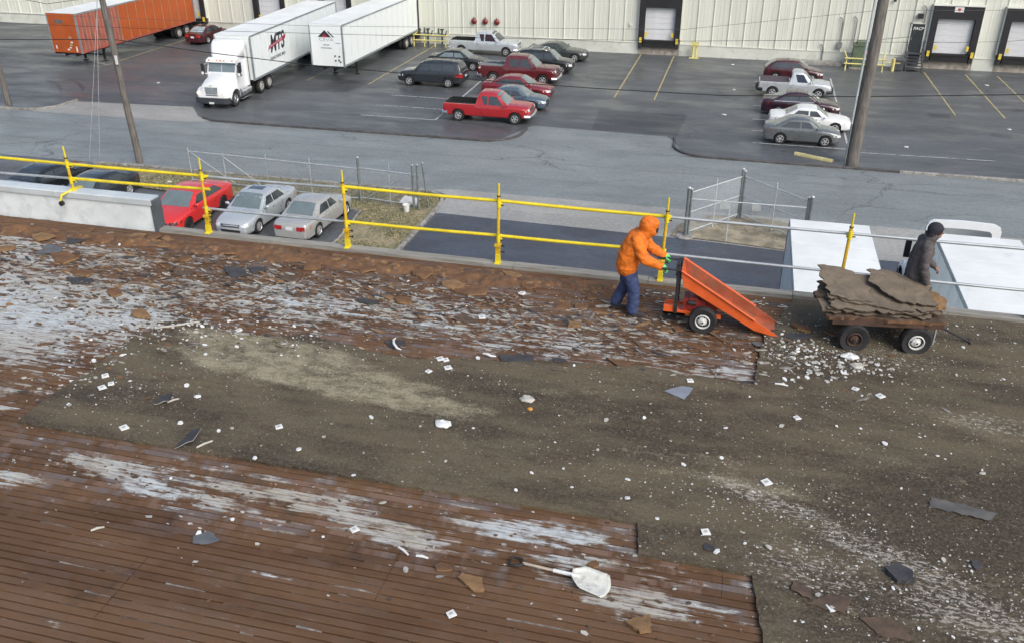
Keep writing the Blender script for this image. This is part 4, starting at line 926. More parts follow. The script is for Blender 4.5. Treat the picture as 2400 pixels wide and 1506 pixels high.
def fence(label, posts, z1, rails, braces=(), name='chain_link_fence', sp=.085):
    P = [(Vector((*p[:2], 0)), p[2], p[3], p[4] if len(p) > 4 else (0, 0)) for p in posts]
    c = P[0][0]; o = thing(name, label, 'fence', (c.x, c.y, 0))
    for p, r, h, ln in P:
        q = p-c; ps = MB().tube([(q.x,q.y,0),(q.x+ln[0],q.y+ln[1],h)], r, 10).build('post', GALV if r < .04 else GALVD, o, 50)
        MB().sphere((q.x+ln[0],q.y+ln[1],h), (r*1.15,r*1.15,r*.8), 10, 6).build('post_cap', GALV, ps, 50)
    for (i, j, z, r) in rails:
        a, b = P[i][0]-c, P[j][0]-c; MB().tube([(a.x,a.y,z),(b.x,b.y,z)], r, 8).build('rail', GALV, o, 50)
    for (x0, z0, x1, z_1) in braces:
        def at(x):
            a, b = P[0][0]-c, P[-1][0]-c; t = (x-P[0][0].x)/(P[-1][0].x-P[0][0].x); return a.lerp(b, t)
        a, b = at(x0), at(x1); MB().tube([(a.x,a.y-.03,z0),(b.x,b.y-.03,z_1)], .02, 8).build('brace', GALV, o, 50)
    return o, c
z0 = .0
GALVB = GALV; GALV = M('mid_galvanised', (.42,.46,.48), .5, .3, .15, 5)
f1, c1 = fence('chain link fence and gate along the verge behind the silver sedans', [(-26.6,38.55,.03,1.85),(-24.6,38.45,.03,1.75),(-22.2,38.35,.025,1.9),(-19.8,38.2,.025,1.95),(-17.2,38.05,.065,2.25),(-15.6,37.9,.03,2.1),(-14.35,37.72,.06,2.2),(-14.1,37.7,.06,2.25)], 2,
    [(0,4,1.70,.032),(0,4,.22,.028),(4,7,1.75,.032),(4,7,.28,.028)], [(-26.4,1.65,-24.0,.25),(-24.6,1.65,-22.4,.25),(-19.8,1.6,-21.2,.25),(-17.4,1.6,-19.2,.25),(-16.9,.3,-14.6,1.7)])
mb = MB(); 
for a, b in (((0,0),(9.4,-.5)), ((9.4,-.5),(12.5,-.85))): mesh_panel(mb, a, b, .06, 1.78, .11, .0036)
tag(mb.build('chain_mesh', GALV, f1, recalc=False), 'sagging grey chain link mesh')
fence('dark leaning post beside the end of the chain link fence', [(-13.75,38.05,.05,2.2,(-.25,.1))], 2, [], name='fence_post')
GALV = GALVB
f2, c2 = fence('folded chain link gate standing in a V above the white trailer', [(-1.67,37.58,.075,2.25),(-.55,38.95,.03,2.3),(.52,40.35,.06,2.4),(.62,40.40,.06,2.3),(2.0,39.0,.03,2.3),(3.43,37.7,.075,2.25),(3.3,37.75,.05,2.2),(-1.55,37.62,.05,2.2),(.1,37.45,.028,1.6)], 2,
    [(7,2,2.05,.028),(7,2,1.15,.024),(7,2,.25,.026),(3,6,2.05,.030),(3,6,.25,.026),(3,6,1.15,.024),(7,6,1.75,.026)])
mb = MB(); mesh_panel(mb, (.12,.04), (2.19,2.77), .1, 2.05, .11, .0036); mesh_panel(mb, (2.29,2.82), (4.97,.17), .1, 2.05, .11, .0036)
mb.build('chain_mesh', GALV, f2, recalc=False)
MB().lathe([(.0,.09),(.35,.09),(.42,.05),(.42,0)], 16, axis='z').build('footing', KERBM, f2)
for i, (x, y) in enumerate(((-.1, .0), (0, 0))): pass
MB().bbox((1.35,1.9,.75), (1.75,1.95,1.1)).build('sign_plate', GALV, f2); MB().bbox((2.75,1.95,.75), (3.15,2.0,1.1)).build('sign_plate', GALV, f2)
o = thing('bucket', 'small white plastic bucket lying by the fence end', 'bucket', (-14.6, 37.35, .06), .4)
MB().lathe([(.0,0),(.13,0),(.16,.32),(.175,.33),(.165,.34),(.14,.30),(.12,.03),(0,.03)], 16, axis='z').build('bucket_body', PLATE, o, 40); MB().tube([(-.16,0,.31),(-.12,.1,.2),(.12,.1,.2),(.16,0,.31)], .006, 6).build('handle', GALV, o)
tag(MB().prism([(-.5,-.28),(.42,-.35),(.5,.2),(-.35,.33)], 0, .02, 'z', mx=Matrix.Translation((-14.9,38.6,.12)) @ Matrix.Rotation(.35, 4, 'X')).build('cardboard_sheet', PLATE), 'white board lying in the grass behind the chain link fence', 'board')
RNDL = random.Random(12)
LITTER = M('litter_white', (.60,.61,.58), .7, 0, .15, 8)
for i, (x, y) in enumerate(((-27.8,38.3),(-.9,75.2),(-.5,66.4),(-.9,59.2),(17.3,72.5),(16.2,60.0),(-38.0,63.5),(-41.5,58.0),(9.6,54.5))):
    pl = [(.16*math.cos(k)*RNDL.uniform(.7,1.2), .11*math.sin(k)*RNDL.uniform(.7,1.2)) for k in (0,1,2,3,4,5)]
    lab = ['white scrap on the grass verge', 'pale scrap on the asphalt left of the maroon hatchback', 'pale scrap on the asphalt left of the silver single cab', 'pale scrap on the asphalt left of the plum sedan', 'white scrap on the asphalt below the right dock door', 'dark pale scrap far right on the yard', 'pale scrap between the orange trailer and the white tractor', 'pale scrap left of the white tractor cab', 'pale scrap right of the brown pole'][i]
    tag(MB().prism(pl, 0, .04, 'z').build('litter_scrap', LITTER, loc=(x, y, .062 if i == 0 else .01)), lab, 'litter', 'scraps on the yard')
# ------------------------------------------------------------------ the roof being stripped
RZ = 8.3
def deck_mat():
    m, t, b = nodes_of('rusty_steel_deck'); N = NB(t); p = N.pos()
    n0 = N.noise(N.mapping(p, scale=(.35, 1.6, 1)), 1.1, 6, .6)
    c = N.mix(N.ramp(n0, .34, .66), (.086,.046,.024), (.136,.078,.043))
    n1 = N.noise(N.mapping(p, scale=(.25, 6, 1)), 1.6, 7, .7)
    c = N.mix(N.ramp(n1, .48, .78, 0, .35), c, (.110,.082,.066))
    c = N.mix(N.ramp(N.noise(p, 1.7, 6, .65), .56, .72, 0, .6), c, (.048,.030,.021))
    rust = N.noise(N.mapping(p, scale=(.6, 2.0, 1)), .8, 7, .7)
    upper = N.ramp(p_y(N, p), 11.2, 13.6)
    c = N.mix(N.math('MULTIPLY', N.ramp(rust, .42, .64), N.math('MULTIPLY_ADD', upper, .55, .1)), c, (.135,.066,.032))
    # every rib top keeps its own patches of coating, bare metal and stuck felt
    sx = N.n('ShaderNodeSeparateXYZ'); N.link(p, sx.inputs[0])
    rib = N.math('FLOOR', N.math('DIVIDE', N.math('SUBTRACT', sx.outputs[1], 14.42), .1016))
    cb = N.n('ShaderNodeCombineXYZ'); N.link(sx.outputs[0], cb.inputs[0]); N.link(N.math('MULTIPLY', rib, 3.71), cb.inputs[1])
    rn = N.noise(cb.outputs[0], 1.15, 5, .6); rn2 = N.noise(N.mapping(cb.outputs[0], loc=(40, 17, 0)), 1.7, 4, .6)
    zone = N.math('MAXIMUM', N.blob(p, -3.5, 7.45, 11, 1.15), N.math('MAXIMUM', N.math('MULTIPLY', N.blob(p, -6, 12.2, 14, 3.0), .9), .12))
    c = N.mix(N.math('MULTIPLY', N.ramp(rn, .50, .58, 0, .75), zone), c, (.150,.135,.135))
    c = N.mix(N.math('MULTIPLY', N.ramp(rn2, .53, .60, 0, .75), zone), c, (.185,.122,.092))
    c = N.mix(N.math('MULTIPLY', N.ramp(rn2, .36, .44, .7, 0), zone), c, (.080,.054,.038))
    cov = None
    for (cx, cy, rx, ry, k) in ((-12.4,10.6,5.8,2.9,.92), (-9.9,11.2,2.6,1.7,.80), (-7.2,12.2,3.6,1.3,.62), (-4.4,12.4,3.2,1.0,.50), (-2.0,12.0,3.8,1.2,.44), (-.2,11.65,1.5,.45,.55), (-.8,12.6,1.8,.5,.36), (-7.0,7.45,1.6,.35,.66), (-8.2,6.95,.9,.26,.66), (-5.9,7.2,1.4,.3,.60), (-4.5,7.45,1.8,.35,.62), (-3.1,7.2,1.5,.4,.56), (-1.7,7.6,1.6,.4,.60), (-.9,7.2,1.4,.5,.45), (-.3,6.8,1.5,.35,.62), (-10.6,8.6,2.6,.8,.50), (-12.5,13.0,4.4,1.2,.52), (-3.0,7.4,7,.9,.30)):
        g = N.math('MULTIPLY', N.blob(p, cx, cy, rx, ry), k)
        cov = g if cov is None else N.math('MAXIMUM', cov, g)
    s1 = N.noise(N.mapping(p, scale=(.36, 6.5, 1)), 2.6, 10, .75, .4); s2 = N.noise(N.mapping(p, scale=(1.1, 2.6, 1)), 3.6, 8, .7)
    sm = N.math('ADD', N.math('MULTIPLY_ADD', s2, .45, N.math('MULTIPLY', s1, .75)), N.math('MULTIPLY_ADD', rn, .60, -.30))
    msk = N.ramp(N.math('MULTIPLY_ADD', sm, 2.6, N.math('MULTIPLY_ADD', cov, 1.0, -1.60)), .36, .60, 0, .92)
    tone = N.noise(p, .6, 4); wc = N.mix(N.ramp(tone, .35, .65), (.50,.55,.57), (.40,.38,.33))
    wc = N.mix(N.ramp(N.noise(N.mapping(p, scale=(1.2, 9, 1)), 5, 6, .7), .44, .64, 0, .7), wc, (.17,.155,.15))
    c = N.mix(msk, c, wc)
    N.link(c, b.inputs['Base Color'])
    N.link(N.ramp(n0, .35, .7, .48, .78), b.inputs['Roughness']); b.inputs['Specular IOR Level'].default_value = .22
    N.bump(N.math('ADD', N.math('MULTIPLY', sm, .7), N.noise(p, 40, 4)), .35, .012, b)
    return m
def p_y(N, p):
    s = N.n('ShaderNodeSeparateXYZ'); N.link(p, s.inputs[0]); return s.outputs[1]
DECK = deck_mat()
deck = thing('roof_deck', None, None, (0, 0, RZ)); deck['kind'] = 'structure'
PT, SW = .1016, .1016*9
mb = MB(); prof = []
for k in range(9): prof += [(k*PT,-.055),(k*PT+.011,-.055),(k*PT+.016,-.003),(k*PT+.019,-.0),(k*PT+PT-.008,-.0),(k*PT+PT-.005,-.003)]
prof += [(SW,-.055)]
LEN = 6.0; n = len(prof)
mb.add([(x, y, z) for x in (0, LEN-.004) for y, z in prof], [(i, i+1, i+1+n, i+n) for i in range(n-1)])
sme = mb.mesh('deck_sheet', DECK, recalc=False)
if sme.polygons[1].normal.z < 0: sme.flip_normals()
rnd = random.Random(5)
for rj in range(19):
    for ci in range(5):
        off = 0 if rj % 2 == 0 else -2.6
        link('deck_sheet', sme, deck, (-21+off+ci*LEN, 14.42-(rj+1)*SW, rnd.uniform(-.003, .0)))
MB().bbox((-24,-3.0,-.16), (9,14.42,-.10)).build('deck_underside', DARKM, deck)
# remaining felt layer
def felt_mat():
    m, t, b = nodes_of('old_roof_felt'); N = NB(t); p = N.pos()
    n0 = N.noise(N.mapping(p, scale=(.45, 1.5, 1)), .9, 7, .62); n1 = N.noise(p, 34, 4, .75); n2 = N.noise(N.mapping(p, scale=(.7, 2.2, 1)), 2.6, 7, .68)
    c = N.mix(N.ramp(n0, .38, .62), (.046,.036,.026), (.118,.097,.064)); c = N.mix(N.ramp(n2, .5, .72, 0, .7), c, (.052,.036,.027))
    c = N.mix(N.ramp(n2, .3, .46, .55, 0), c, (.122,.112,.080))
    c = N.mix(N.ramp(n1, .42, .66, 0, .50), c, (.180,.156,.110))
    c = N.mix(N.ramp(N.noise(p, 60, 3, .7), .32, .48, .55, 0), c, (.040,.031,.023))
    pale = None
    for (cx, cy, rx, ry, k) in ((-6.4,10.35,3.0,1.15,1.25), (-4.6,9.95,3.0,.75,1.15), (-7.7,10.7,.9,.5,.7), (-6.2,9.6,2.2,.5,.45), (1.1,8.5,1.4,.35,.45), (2.4,8.0,2.4,.5,.50), (3.6,10.9,1.6,.45,.45), (-1.0,9.8,3.0,.4,.28), (.5,9.2,3.0,.7,.55), (2.0,9.9,3.4,.5,.40), (-2.2,10.6,2.4,.4,.5), (3.0,8.6,2.6,.4,.45), (1.9,7.1,1.2,.35,.5)):
        g = N.math('MULTIPLY', N.blob(p, cx, cy, rx, ry, R(-8)), k); pale = g if pale is None else N.math('MAXIMUM', pale, g)
    pm_ = N.ramp(N.math('ADD', N.math('MULTIPLY_ADD', N.noise(N.mapping(p, scale=(.6, 1.6, 1)), 1.7, 8, .7), 1.9, N.math('MULTIPLY', n1, .6)), N.math('MULTIPLY_ADD', pale, .85, -1.25)), .42, .98, 0, .85)
    pm_ = N.math('MULTIPLY', pm_, N.math('MULTIPLY', N.ramp(N.noise(N.mapping(p, scale=(1, 1.8, 1), rot=(0, 0, R(-8))), 3.2, 9, .78), .36, .60, .25, 1.0), N.ramp(n1, .30, .62, .55, 1.0)))
    c = N.mix(pm_, c, (.36,.325,.225))
    # fine pale grit and larger specks
    g1 = N.ramp(N.vor(N.mapping(p, scale=(.7, 1.1, 1)), 16), .10, .17, 1, 0); dens = N.ramp(N.noise(p, 1.3, 5, .6), .40, .62)
    c = N.mix(N.math('MULTIPLY', g1, N.math('MULTIPLY', dens, .8)), c, (.36,.34,.29))
    band = None
    for (cx, cy, rx, ry, ro, k) in ((.9,8.75,1.6,.33,-22,1), (2.1,8.1,1.7,.45,-22,1), (2.9,7.4,1.6,.7,-20,1), (1.3,7.7,1.4,.8,-10,.8), (3.9,11.1,1.8,.5,-5,.8), (2.7,12.6,1.3,.7,0,.7), (-7.9,9.0,.6,.9,0,.55)):
        g = N.math('MULTIPLY', N.blob(p, cx, cy, rx, ry, R(ro)), k); band = g if band is None else N.math('MAXIMUM', band, g)
    sp = N.noise(N.mapping(p, scale=(7, 16, 1), rot=(0, 0, R(8))), 2.0, 7, .75)
    c = N.mix(N.ramp(N.math('ADD', sp, N.math('MULTIPLY', band, .20)), .69, .76, 0, .8), c, (.40,.375,.33))
    N.link(c, b.inputs['Base Color']); N.link(N.ramp(n0, .35, .65, .6, .85), b.inputs['Roughness']); b.inputs['Specular IOR Level'].default_value = .18
    N.bump(N.math('ADD', N.math('MULTIPLY', n2, .8), n1), .55, .02, b); return m
FELT = felt_mat()
def ragged(poly, step, amp, seed):
    r_ = random.Random(seed); out = []
    for (a, b), (c, d) in zip(poly, poly[1:]+poly[:1]):
        L = math.hypot(c-a, d-b); k = max(1, int(L/step)); nx, ny = -(d-b)/L, (c-a)/L
        for i in range(k):
            j = (r_.gauss(0, amp)+amp*1.5*noise.noise((a*3+i*.3, b*3, seed))) if 0 < i else 0
            out.append((a+(c-a)*i/k+nx*j, b+(d-b)*i/k+ny*j))
    return out
edge = [(-8.75,7.98)]+ragged([(-8.75,7.98),(-.57,8.0)], .11, .007, 2)[1:74]+ragged([(-.57,8.0),(-.50,7.50)], .1, .006, 3)[:5]+ragged([(-.50,7.50),(.69,7.47)], .11, .007, 4)[:10]+ragged([(.69,7.47),(.82,6.5)], .1, .006, 5)[:9]
edge += [(.84,5.5),(.84,-3.0),(9,-3.0),(9,14.36)]
top = [(1.25,14.36),(1.05,13.6),(.80,12.95),(.72,12.2),(.64,11.38),(-.3,11.42),(-.97,11.50),(-1.5,11.36),(-2.25,11.34),(-2.9,11.1),(-3.45,11.08),(-4.2,10.85),(-4.95,10.92),(-5.6,11.05),(-6.25,11.12),(-6.9,10.9),(-7.5,10.95),(-8.0,11.15),(-8.35,11.15),(-8.5,10.8),(-8.75,10.3),(-8.70,9.4),(-8.78,8.7)]
tp = []
for (a, b), (c, d) in zip(top, top[1:]+[(-8.75,7.98)]):
    k = max(1, int(math.hypot(c-a, d-b)/.10))
    for i in range(k):
        j = .05*noise.noise((a*2+i*.35, b*2, 9))+.02*noise.noise((a*9+i*1.3, b*7, 2)); tp.append((a+(c-a)*i/k+(0 if abs(c-a) > abs(d-b) else j), b+(d-b)*i/k+(j if abs(c-a) > abs(d-b) else 0)))
FELTPOLY = edge+tp
mb = MB(); mb.prism(FELTPOLY, 0.001, .042, 'z')
me = mb.mesh('felt_layer', FELT, recalc=True); bm = bmesh.new(); bm.from_mesh(me); bmesh.ops.triangulate(bm, faces=[f for f in bm.faces if len(f.verts) > 4]); bmesh.ops.recalc_face_normals(bm, faces=bm.faces); bm.to_mesh(me); bm.free()
link('felt_layer', me, deck)
# parapet, nailer strip, facade of the near building
nb = thing('near_building', 'the building under the stripped roof with its edge strip and parapet', 'building', (0, 14.42, 0))
MB().bbox((-24,.0,0), (9,.23,RZ-.07)).build('facade_wall', KERBM, nb)
NAIL = M('weathered_wood_strip', (.27,.265,.235), .8, 0, .2, 2, stretch=(.4,6,6), dirt=.45, dirtcol=(.13,.12,.10), bump=.4, bscale=20)
xs_ = [-10.92,-8.5,-6.1,-3.65,-1.2,1.25,3.7,6.2,9.0]
for i, (a, b) in enumerate(zip(xs_, xs_[1:])): MB().bbox((a+.004,.015,RZ-.06), (b-.004,.215,RZ+.055+.006*(i % 2))).build('edge_board', NAIL, nb)
MB().bbox((-10.92,.217,RZ-.25), (9,.232,RZ+.03)).build('edge_flashing', GALV, nb)
PAR = M('parapet_render', (.64,.69,.70), .6, 0, .10, 1.6, dirt=.45, dirtcol=(.50,.545,.55), bump=.35, bscale=14); CAPM = M('parapet_cap_metal', (.60,.66,.68), .4, .3, .08, 1.5); ENDM = M('parapet_end_metal', (.12,.14,.155), .5, .3, .15, 2)
MB().bbox((-24,.04,RZ-.05), (-11.02,.25,RZ+.62)).build('parapet_wall', PAR, nb)
cp = MB().prism([(.0,RZ+.54),(.0,RZ+.645),(.02,RZ+.665),(.27,RZ+.675),(.285,RZ+.655),(.285,RZ+.54)], -24, -10.985, 'x').build('parapet_cap', CAPM, nb)
for k in range(4): MB().prism([(-.004,RZ+.535),(-.004,RZ+.65),(.018,RZ+.670),(.272,RZ+.680),(.289,RZ+.66)], -13.2-k*3, -13.15-k*3, 'x').build('cap_joint', CAPM, cp)
MB().bbox((-11.018,.02,RZ-.05), (-10.93,.265,RZ+.64)).build('parapet_end', ENDM, nb)
# rubble ridge and scraps
FIB = M('fibreboard_brown', (.135,.070,.034), .9, 0, .3, 6, bump=.7, bscale=25, dirt=.4, dirtcol=(.10,.055,.03)); FIBT = M('fibreboard_tan', (.20,.118,.056), .9, 0, .3, 6, bump=.7, bscale=25, dirt=.35, dirtcol=(.13,.075,.04))
DKF = M('dark_felt_scrap', (.042,.043,.047), .75, 0, .25, 6, bump=.5, bscale=30); GRF = M('grey_felt_scrap', (.10,.108,.12), .7, 0, .2, 6, bump=.4, bscale=30); BRF = M('brown_felt_scrap', (.085,.058,.040), .8, 0, .3, 6, bump=.5, bscale=30)
WCH = M('white_insulation', (.66,.68,.68), .6, 0, .08, 9, dirt=.08); PCH = M('pale_chip', (.42,.41,.37), .7, 0, .2, 9, dirt=.25); WGR = M('weathered_grey_scrap', (.30,.31,.31), .75, 0, .25, 7, dirt=.3)
SGR = M('scrap_grey', (.20,.195,.185), .8, 0, .4, 9, dirt=.4); SPL = M('scrap_pale', (.31,.295,.255), .8, 0, .3, 9, dirt=.4)
def ridge(name, label, path, wid, hgt, mats, seed, step=.05):
    r_ = random.Random(seed); mb = MB(); P = [Vector((x, y, 0)) for x, y in path]; rows = []
    L = [(b-a).length for a, b in zip(P, P[1:])]; tot = sum(L); n = int(tot/step); m = 12
    for i in range(n+1):
        s = tot*i/n; k = 0
        while k < len(L)-1 and s > L[k]: s -= L[k]; k += 1
        p = P[k].lerp(P[k+1], min(1, s/L[k])); w_ = wid*(.7+.6*noise.noise((p.x*.9, 1, seed)))
        row = []
        for j in range(m+1):
            v = j/m*2-1; y = p.y+v*w_/2
            h = max(0, 1-v*v)*hgt*(.45+1.1*abs(noise.noise((p.x*1.5, y*2, seed)))+.5*noise.noise((p.x*6, y*7, seed)))
            row.append((p.x+.02*noise.noise((p.x*9, y*9, 4)), y, max(h, 0)-.012))
        rows.append(row)
    vs = [q for r__ in rows for q in r__]; fs = [(i*(m+1)+j, (i+1)*(m+1)+j, (i+1)*(m+1)+j+1, i*(m+1)+j+1) for i in range(n) for j in range(m)]
    mb.add(vs, fs); mb.mi = [r_.choices(range(len(mats)), [6,2,1][:len(mats)])[0] if noise.noise((vs[f[0]][0]*2, vs[f[0]][1]*3, 7)) > -.1 else 0 for f in mb.f]
    o = mb.build(name, mats, None, 60, recalc=False, loc=(0, 0, RZ)); return tag(o, label, 'rubble', kind='stuff')
ridge('rubble_ridge', 'low ridge of rust-brown fibreboard rubble along the roof edge', [(-15,13.75),(-12,13.85),(-9,13.95),(-6.5,13.98),(-4,14.0),(-1.5,14.05)], .80, .115, [FIB, BRF, FIBT], 3)
ridge('rubble_ridge', 'thin dark ridge of torn felt crumbs along the right roof edge', [(-1.2,14.1),(1.5,14.15),(4,14.18),(7,14.18)], .36, .05, [BRF, DKF, PCH], 8)
def scraps(name, label, n, where, size, mats, weights, seed, el=2.2, thick=.006, tilt=.10, z=None):
    """uncountable crumbs: many thin irregular flakes joined into one stuff object"""
    r_ = random.Random(seed); mb = MB(); c = 0
    while c < n:
        q = where(r_)
        if q is None: continue
        x, y = q; zz = .043 if inside((x, y), FELTPOLY) else .001
        k = r_.randint(4, 6); s = size[0]+(size[1]-size[0])*r_.random()**2.2; e = r_.uniform(1, el); a = r_.gauss(0, .35) if el > 1.6 else r_.uniform(0, 3.14)
        ph = r_.uniform(0, 6.28); pts = []
        for i in range(k):
            an = ph+6.283*i/k; rr = s*r_.uniform(.6, 1.1); px, py = rr*math.cos(an)*e, rr*math.sin(an); pts.append((px*math.cos(a)-py*math.sin(a), px*math.sin(a)+py*math.cos(a)))
        tx, ty = r_.gauss(0, tilt), r_.gauss(0, tilt); th = thick*r_.uniform(.5, 1.6)
        vs = [(x+p[0], y+p[1], zz+max(0, p[0]*tx+p[1]*ty)) for p in pts]; vs += [(u_[0], u_[1], u_[2]+th) for u_ in vs]
        fs = [tuple(range(k, 2*k))]+[(i, (i+1) % k, (i+1) % k+k, i+k) for i in range(k)]
        mb.add(vs, fs, r_.choices(range(len(mats)), weights)[0]); c += 1
    return tag(mb.build(name, mats, None, None, recalc=False, loc=(0, 0, RZ)), label, 'scraps', kind='stuff')
def gauss_at(*cl):
    tot = sum(c[4] for c in cl)
    def f(r_):
        t = r_.uniform(0, tot)
        for c in cl:
            t -= c[4]
            if t <= 0: break
        x, y = r_.gauss(c[0], c[2]), r_.gauss(c[1], c[3])
        return (x, y) if (-20 < x < 8.5 and 3 < y < 14.3) else None
    return f
scraps('felt_crumbs', 'dense litter of torn felt and fibreboard crumbs over the upper left deck', 4200, gauss_at((-12.5,12.6,2.2,.6,3),(-9.3,12.9,2,.5,3),(-6.2,12.7,2,.5,3),(-3,12.8,1.8,.5,2),(-8.6,11.6,1.2,.5,2),(-12,11.6,2,.6,1),(-1,12.9,1.2,.5,1)), (.008,.045), [SGR, SPL, BRF, FIB, DKF, FIBT], [5,5,4,5,2,3], 21, 4.5, .007, .22)
scraps('felt_crumbs', 'grey and brown crumbs over the streaked middle deck', 1500, gauss_at((-5,11.8,2.5,.4,2),(-1.5,12.1,1.5,.4,2),(-9.2,9.9,.5,.9,1),(-10,10.8,1.8,.8,1)), (.008,.040), [SGR, SPL, BRF, FIB, DKF], [4,4,5,5,2], 22, 4.5, .005, .15)
# dirt packed into the grooves of the deck, broken into lengths
rg_ = random.Random(31); mb = MB()
for k in range(96):
    yc = 14.42-k*PT; x = -16.0
    frac = .62 if yc > 11 else .50 if yc > 6.7 else .42
    while x < 1.2:
        l = rg_.uniform(.05, .75)*(1.3 if rg_.random() < .3 else .7)
        if rg_.random() < frac and not inside((x+l/2, yc), FELTPOLY):
            h0, h1 = rg_.uniform(-.022, -.001), rg_.uniform(-.022, -.001)
            mb.add([(x,yc-.007,h0),(x,yc+.018,h0),(x+l*.5,yc-.007,h1),(x+l*.5,yc+.018,h1),(x+l,yc-.007,h0-.012),(x+l,yc+.018,h0-.012),(x-.01,yc-.004,-.05),(x-.01,yc+.013,-.05)], [(0,2,3,1),(2,4,5,3),(6,0,1,7)], rg_.choices([0,1,2], [5,3,1])[0])
        x += l+rg_.uniform(.02, .5)
tag(mb.build('groove_dirt', [DECK, BRF, SGR], None, None, recalc=False, loc=(0, 0, RZ)), 'dirt packed in lengths into the grooves of the steel deck', 'dirt', kind='stuff')
scraps('felt_crumbs', 'small crumbs over the clean ribbed deck in the foreground', 420, gauss_at((-5,7.3,2.5,.4,3),(-1,7.0,1.2,.5,2),(-7.2,7.4,1,.4,2),(-3,6.4,2.5,.8,1)), (.008,.030), [WGR, PCH, BRF, FIB], [2,2,4,3], 23, 2.5, .004)
scraps('white_grit', 'fine white grit sprinkled over the old felt', 3200, gauss_at((.9,8.7,.8,.25,2),(2.1,8.0,1.0,.35,3),(2.6,7.2,1.0,.5,3),(1.5,12.4,.7,.35,3),(2.6,12.9,1.2,.4,2),(-2.5,9.4,3.2,.9,2),(1.5,10.6,2,1.2,2),(-7.6,9.3,.7,.7,1),(-5.5,10.9,2,.35,2),(4,11,1.4,1.2,2),(-1,13.6,2.5,.35,2),(3.4,13.9,1.3,.2,1)), (.004,.013), [WCH, PCH, WGR], [2,6,4], 24, 1.9, .006)
scraps('white_grit', 'cluster of white chips spilled between the orange buggy and the wagon', 170, gauss_at((1.35,12.6,.28,.22,3),(1.9,12.25,.38,.22,3),(1.4,12.0,.3,.2,2),(2.3,12.3,.3,.15,1)), (.012,.040), [WCH, PCH], [3,5], 25, 1.9, .012)
scraps('white_grit', 'pale chips along the torn felt border on the left', 260, gauss_at((-8.0,11.0,.5,.3,3),(-8.9,10.2,.4,.6,2),(-7.0,11.1,.7,.25,2),(-8.6,8.9,.35,.35,1)), (.008,.034), [WCH, PCH, WGR], [3,4,2], 26, 2, .010)
# ------------------------------------------------------------------ guard rail along the roof edge
YEL = M('safety_yellow_paint', (.68,.55,.02), .42, 0, .12, 4, coat=.2, dirt=.15, dirtcol=(.42,.33,.06)); YELD = M('ochre_yellow_paint', (.58,.38,.02), .5, 0, .2, 5, dirt=.2, dirtcol=(.3,.2,.04)); GPIPE = M('grey_rail_pipe', (.42,.46,.48), .4, .4, .12, 3)
PY = 14.53
def post(label, x, z0=.055, lean=0., parapet=False):
    o = thing('guard_post', label, 'guard post', (x, PY, RZ+z0), 0, 'guard posts along the roof edge')
    h = 1.57-z0; L_ = lambda z: lean*z
    zr = [(.53-z0, .07), (1.2-z0, .07)] if not parapet else [(.88-z0, .07), (1.2-z0, .07)]
    MB().tube([(0,0,.12 if not parapet else 0),(L_(1),0,1.32-z0)], .028, 10).build('upright', YELD, o, 50)
    MB().tube([(L_(1),0,1.30-z0),(L_(1.2),0,h)], [.019,.016], 8).build('pin', YEL, o, 50)
    MB().lathe([(.034,1.325-z0),(.034,1.345-z0)], 10, mx=Matrix.Translation((L_(1),0,0)), axis='z').build('ring', BLACKPL, o)
    for z, q in zr:
        s = MB().tube([(L_(z),0,z-q),(L_(z),0,z+q)], .038, 10).tube([(L_(z)-.05,.055,z-.035),(L_(z)+.05,.055,z-.035)], .036, 10).build('sleeve', YEL, o, 50)
        MB().cyl((L_(z)+.03,0,z-.03), (L_(z)+.085,0,z-.03), .012, 6).build('set_screw', BLACKPL, s)
    if parapet:
        MB().bbox((-.045,-.05,-.02), (.045,.05,.05)).tube([(0,0,.02),(-.12,-.22,-.05),(-.16,-.26,-.20)], .024, 8).build('clamp_arm', YEL, o, 50)
        MB().lathe([(.0,-.03),(.05,-.03),(.05,.03),(.0,.03)], 12, mx=Matrix.Translation((-.09,-.30,-.19))).build('clamp_knob', BLACKPL, o)
        MB().bbox((-.05,.04,.002), (.05,.22,.02)).bbox((-.05,.19,-.30), (.05,.22,.002)).build('clamp_plate', YEL, o)
    else:
        b = MB().box((0,-.01,.085), (.085,.10,.17), 0, None, .85).bbox((-.05,-.10,-.0), (.05,.06,.018)).build('foot', YEL, o)
        c = MB().bbox((-.04,-.03,.17), (.04,.045,.36)).bbox((-.055,-.05,.32), (.055,.06,.37)).build('clamp_body', YELD, o)
        for z in (.22, .34): 
            MB().cyl((.03,0,z), (.10,0,z), .011, 6).sphere((.105,0,z), .024, 8, 6).build('clamp_knob', BLACKPL, c)
    return o
post('guard post left of the frame edge over the parapet', -15.75, .675, -.01, True)
post('yellow guard post clamped on top of the white parapet', -12.80, .675, -.01, True)
post('yellow guard post between the bright red car and the silver sedan', -9.85, .055, .03)
post('yellow guard post right of the champagne sedan', -6.90, .055, .0)
post('yellow guard post standing alone before the dark driveway', -3.95, .055, .02)
post('yellow guard post right behind the worker in orange', -1.0, .055, .03)
post('yellow guard post behind the loaded wagon', 1.97, .055, .02)
post('yellow guard post beyond the right edge of the frame', 4.92, .055, .0)
def rail(label, x0, z0, x1, z1, yellow):
    m = YEL if yellow else GPIPE; r = .030 if yellow else .025
    pts = [(x0+(x1-x0)*i/6, PY+.075, RZ+z0+(z1-z0)*i/6-.012*math.sin(math.pi*i/6)) for i in range(7)]
    o = tag(MB().tube(pts, r, 12).build('guard_rail_pipe', m, None, 50), label, 'rail', 'rail pipes of the roof edge guard')
rail('upper yellow rail pipe above the white parapet', -16.6, 1.21, -9.72, 1.19, True)
rail('grey rail pipe low above the left end of the parapet', -16.6, .86, -12.90, .89, False)
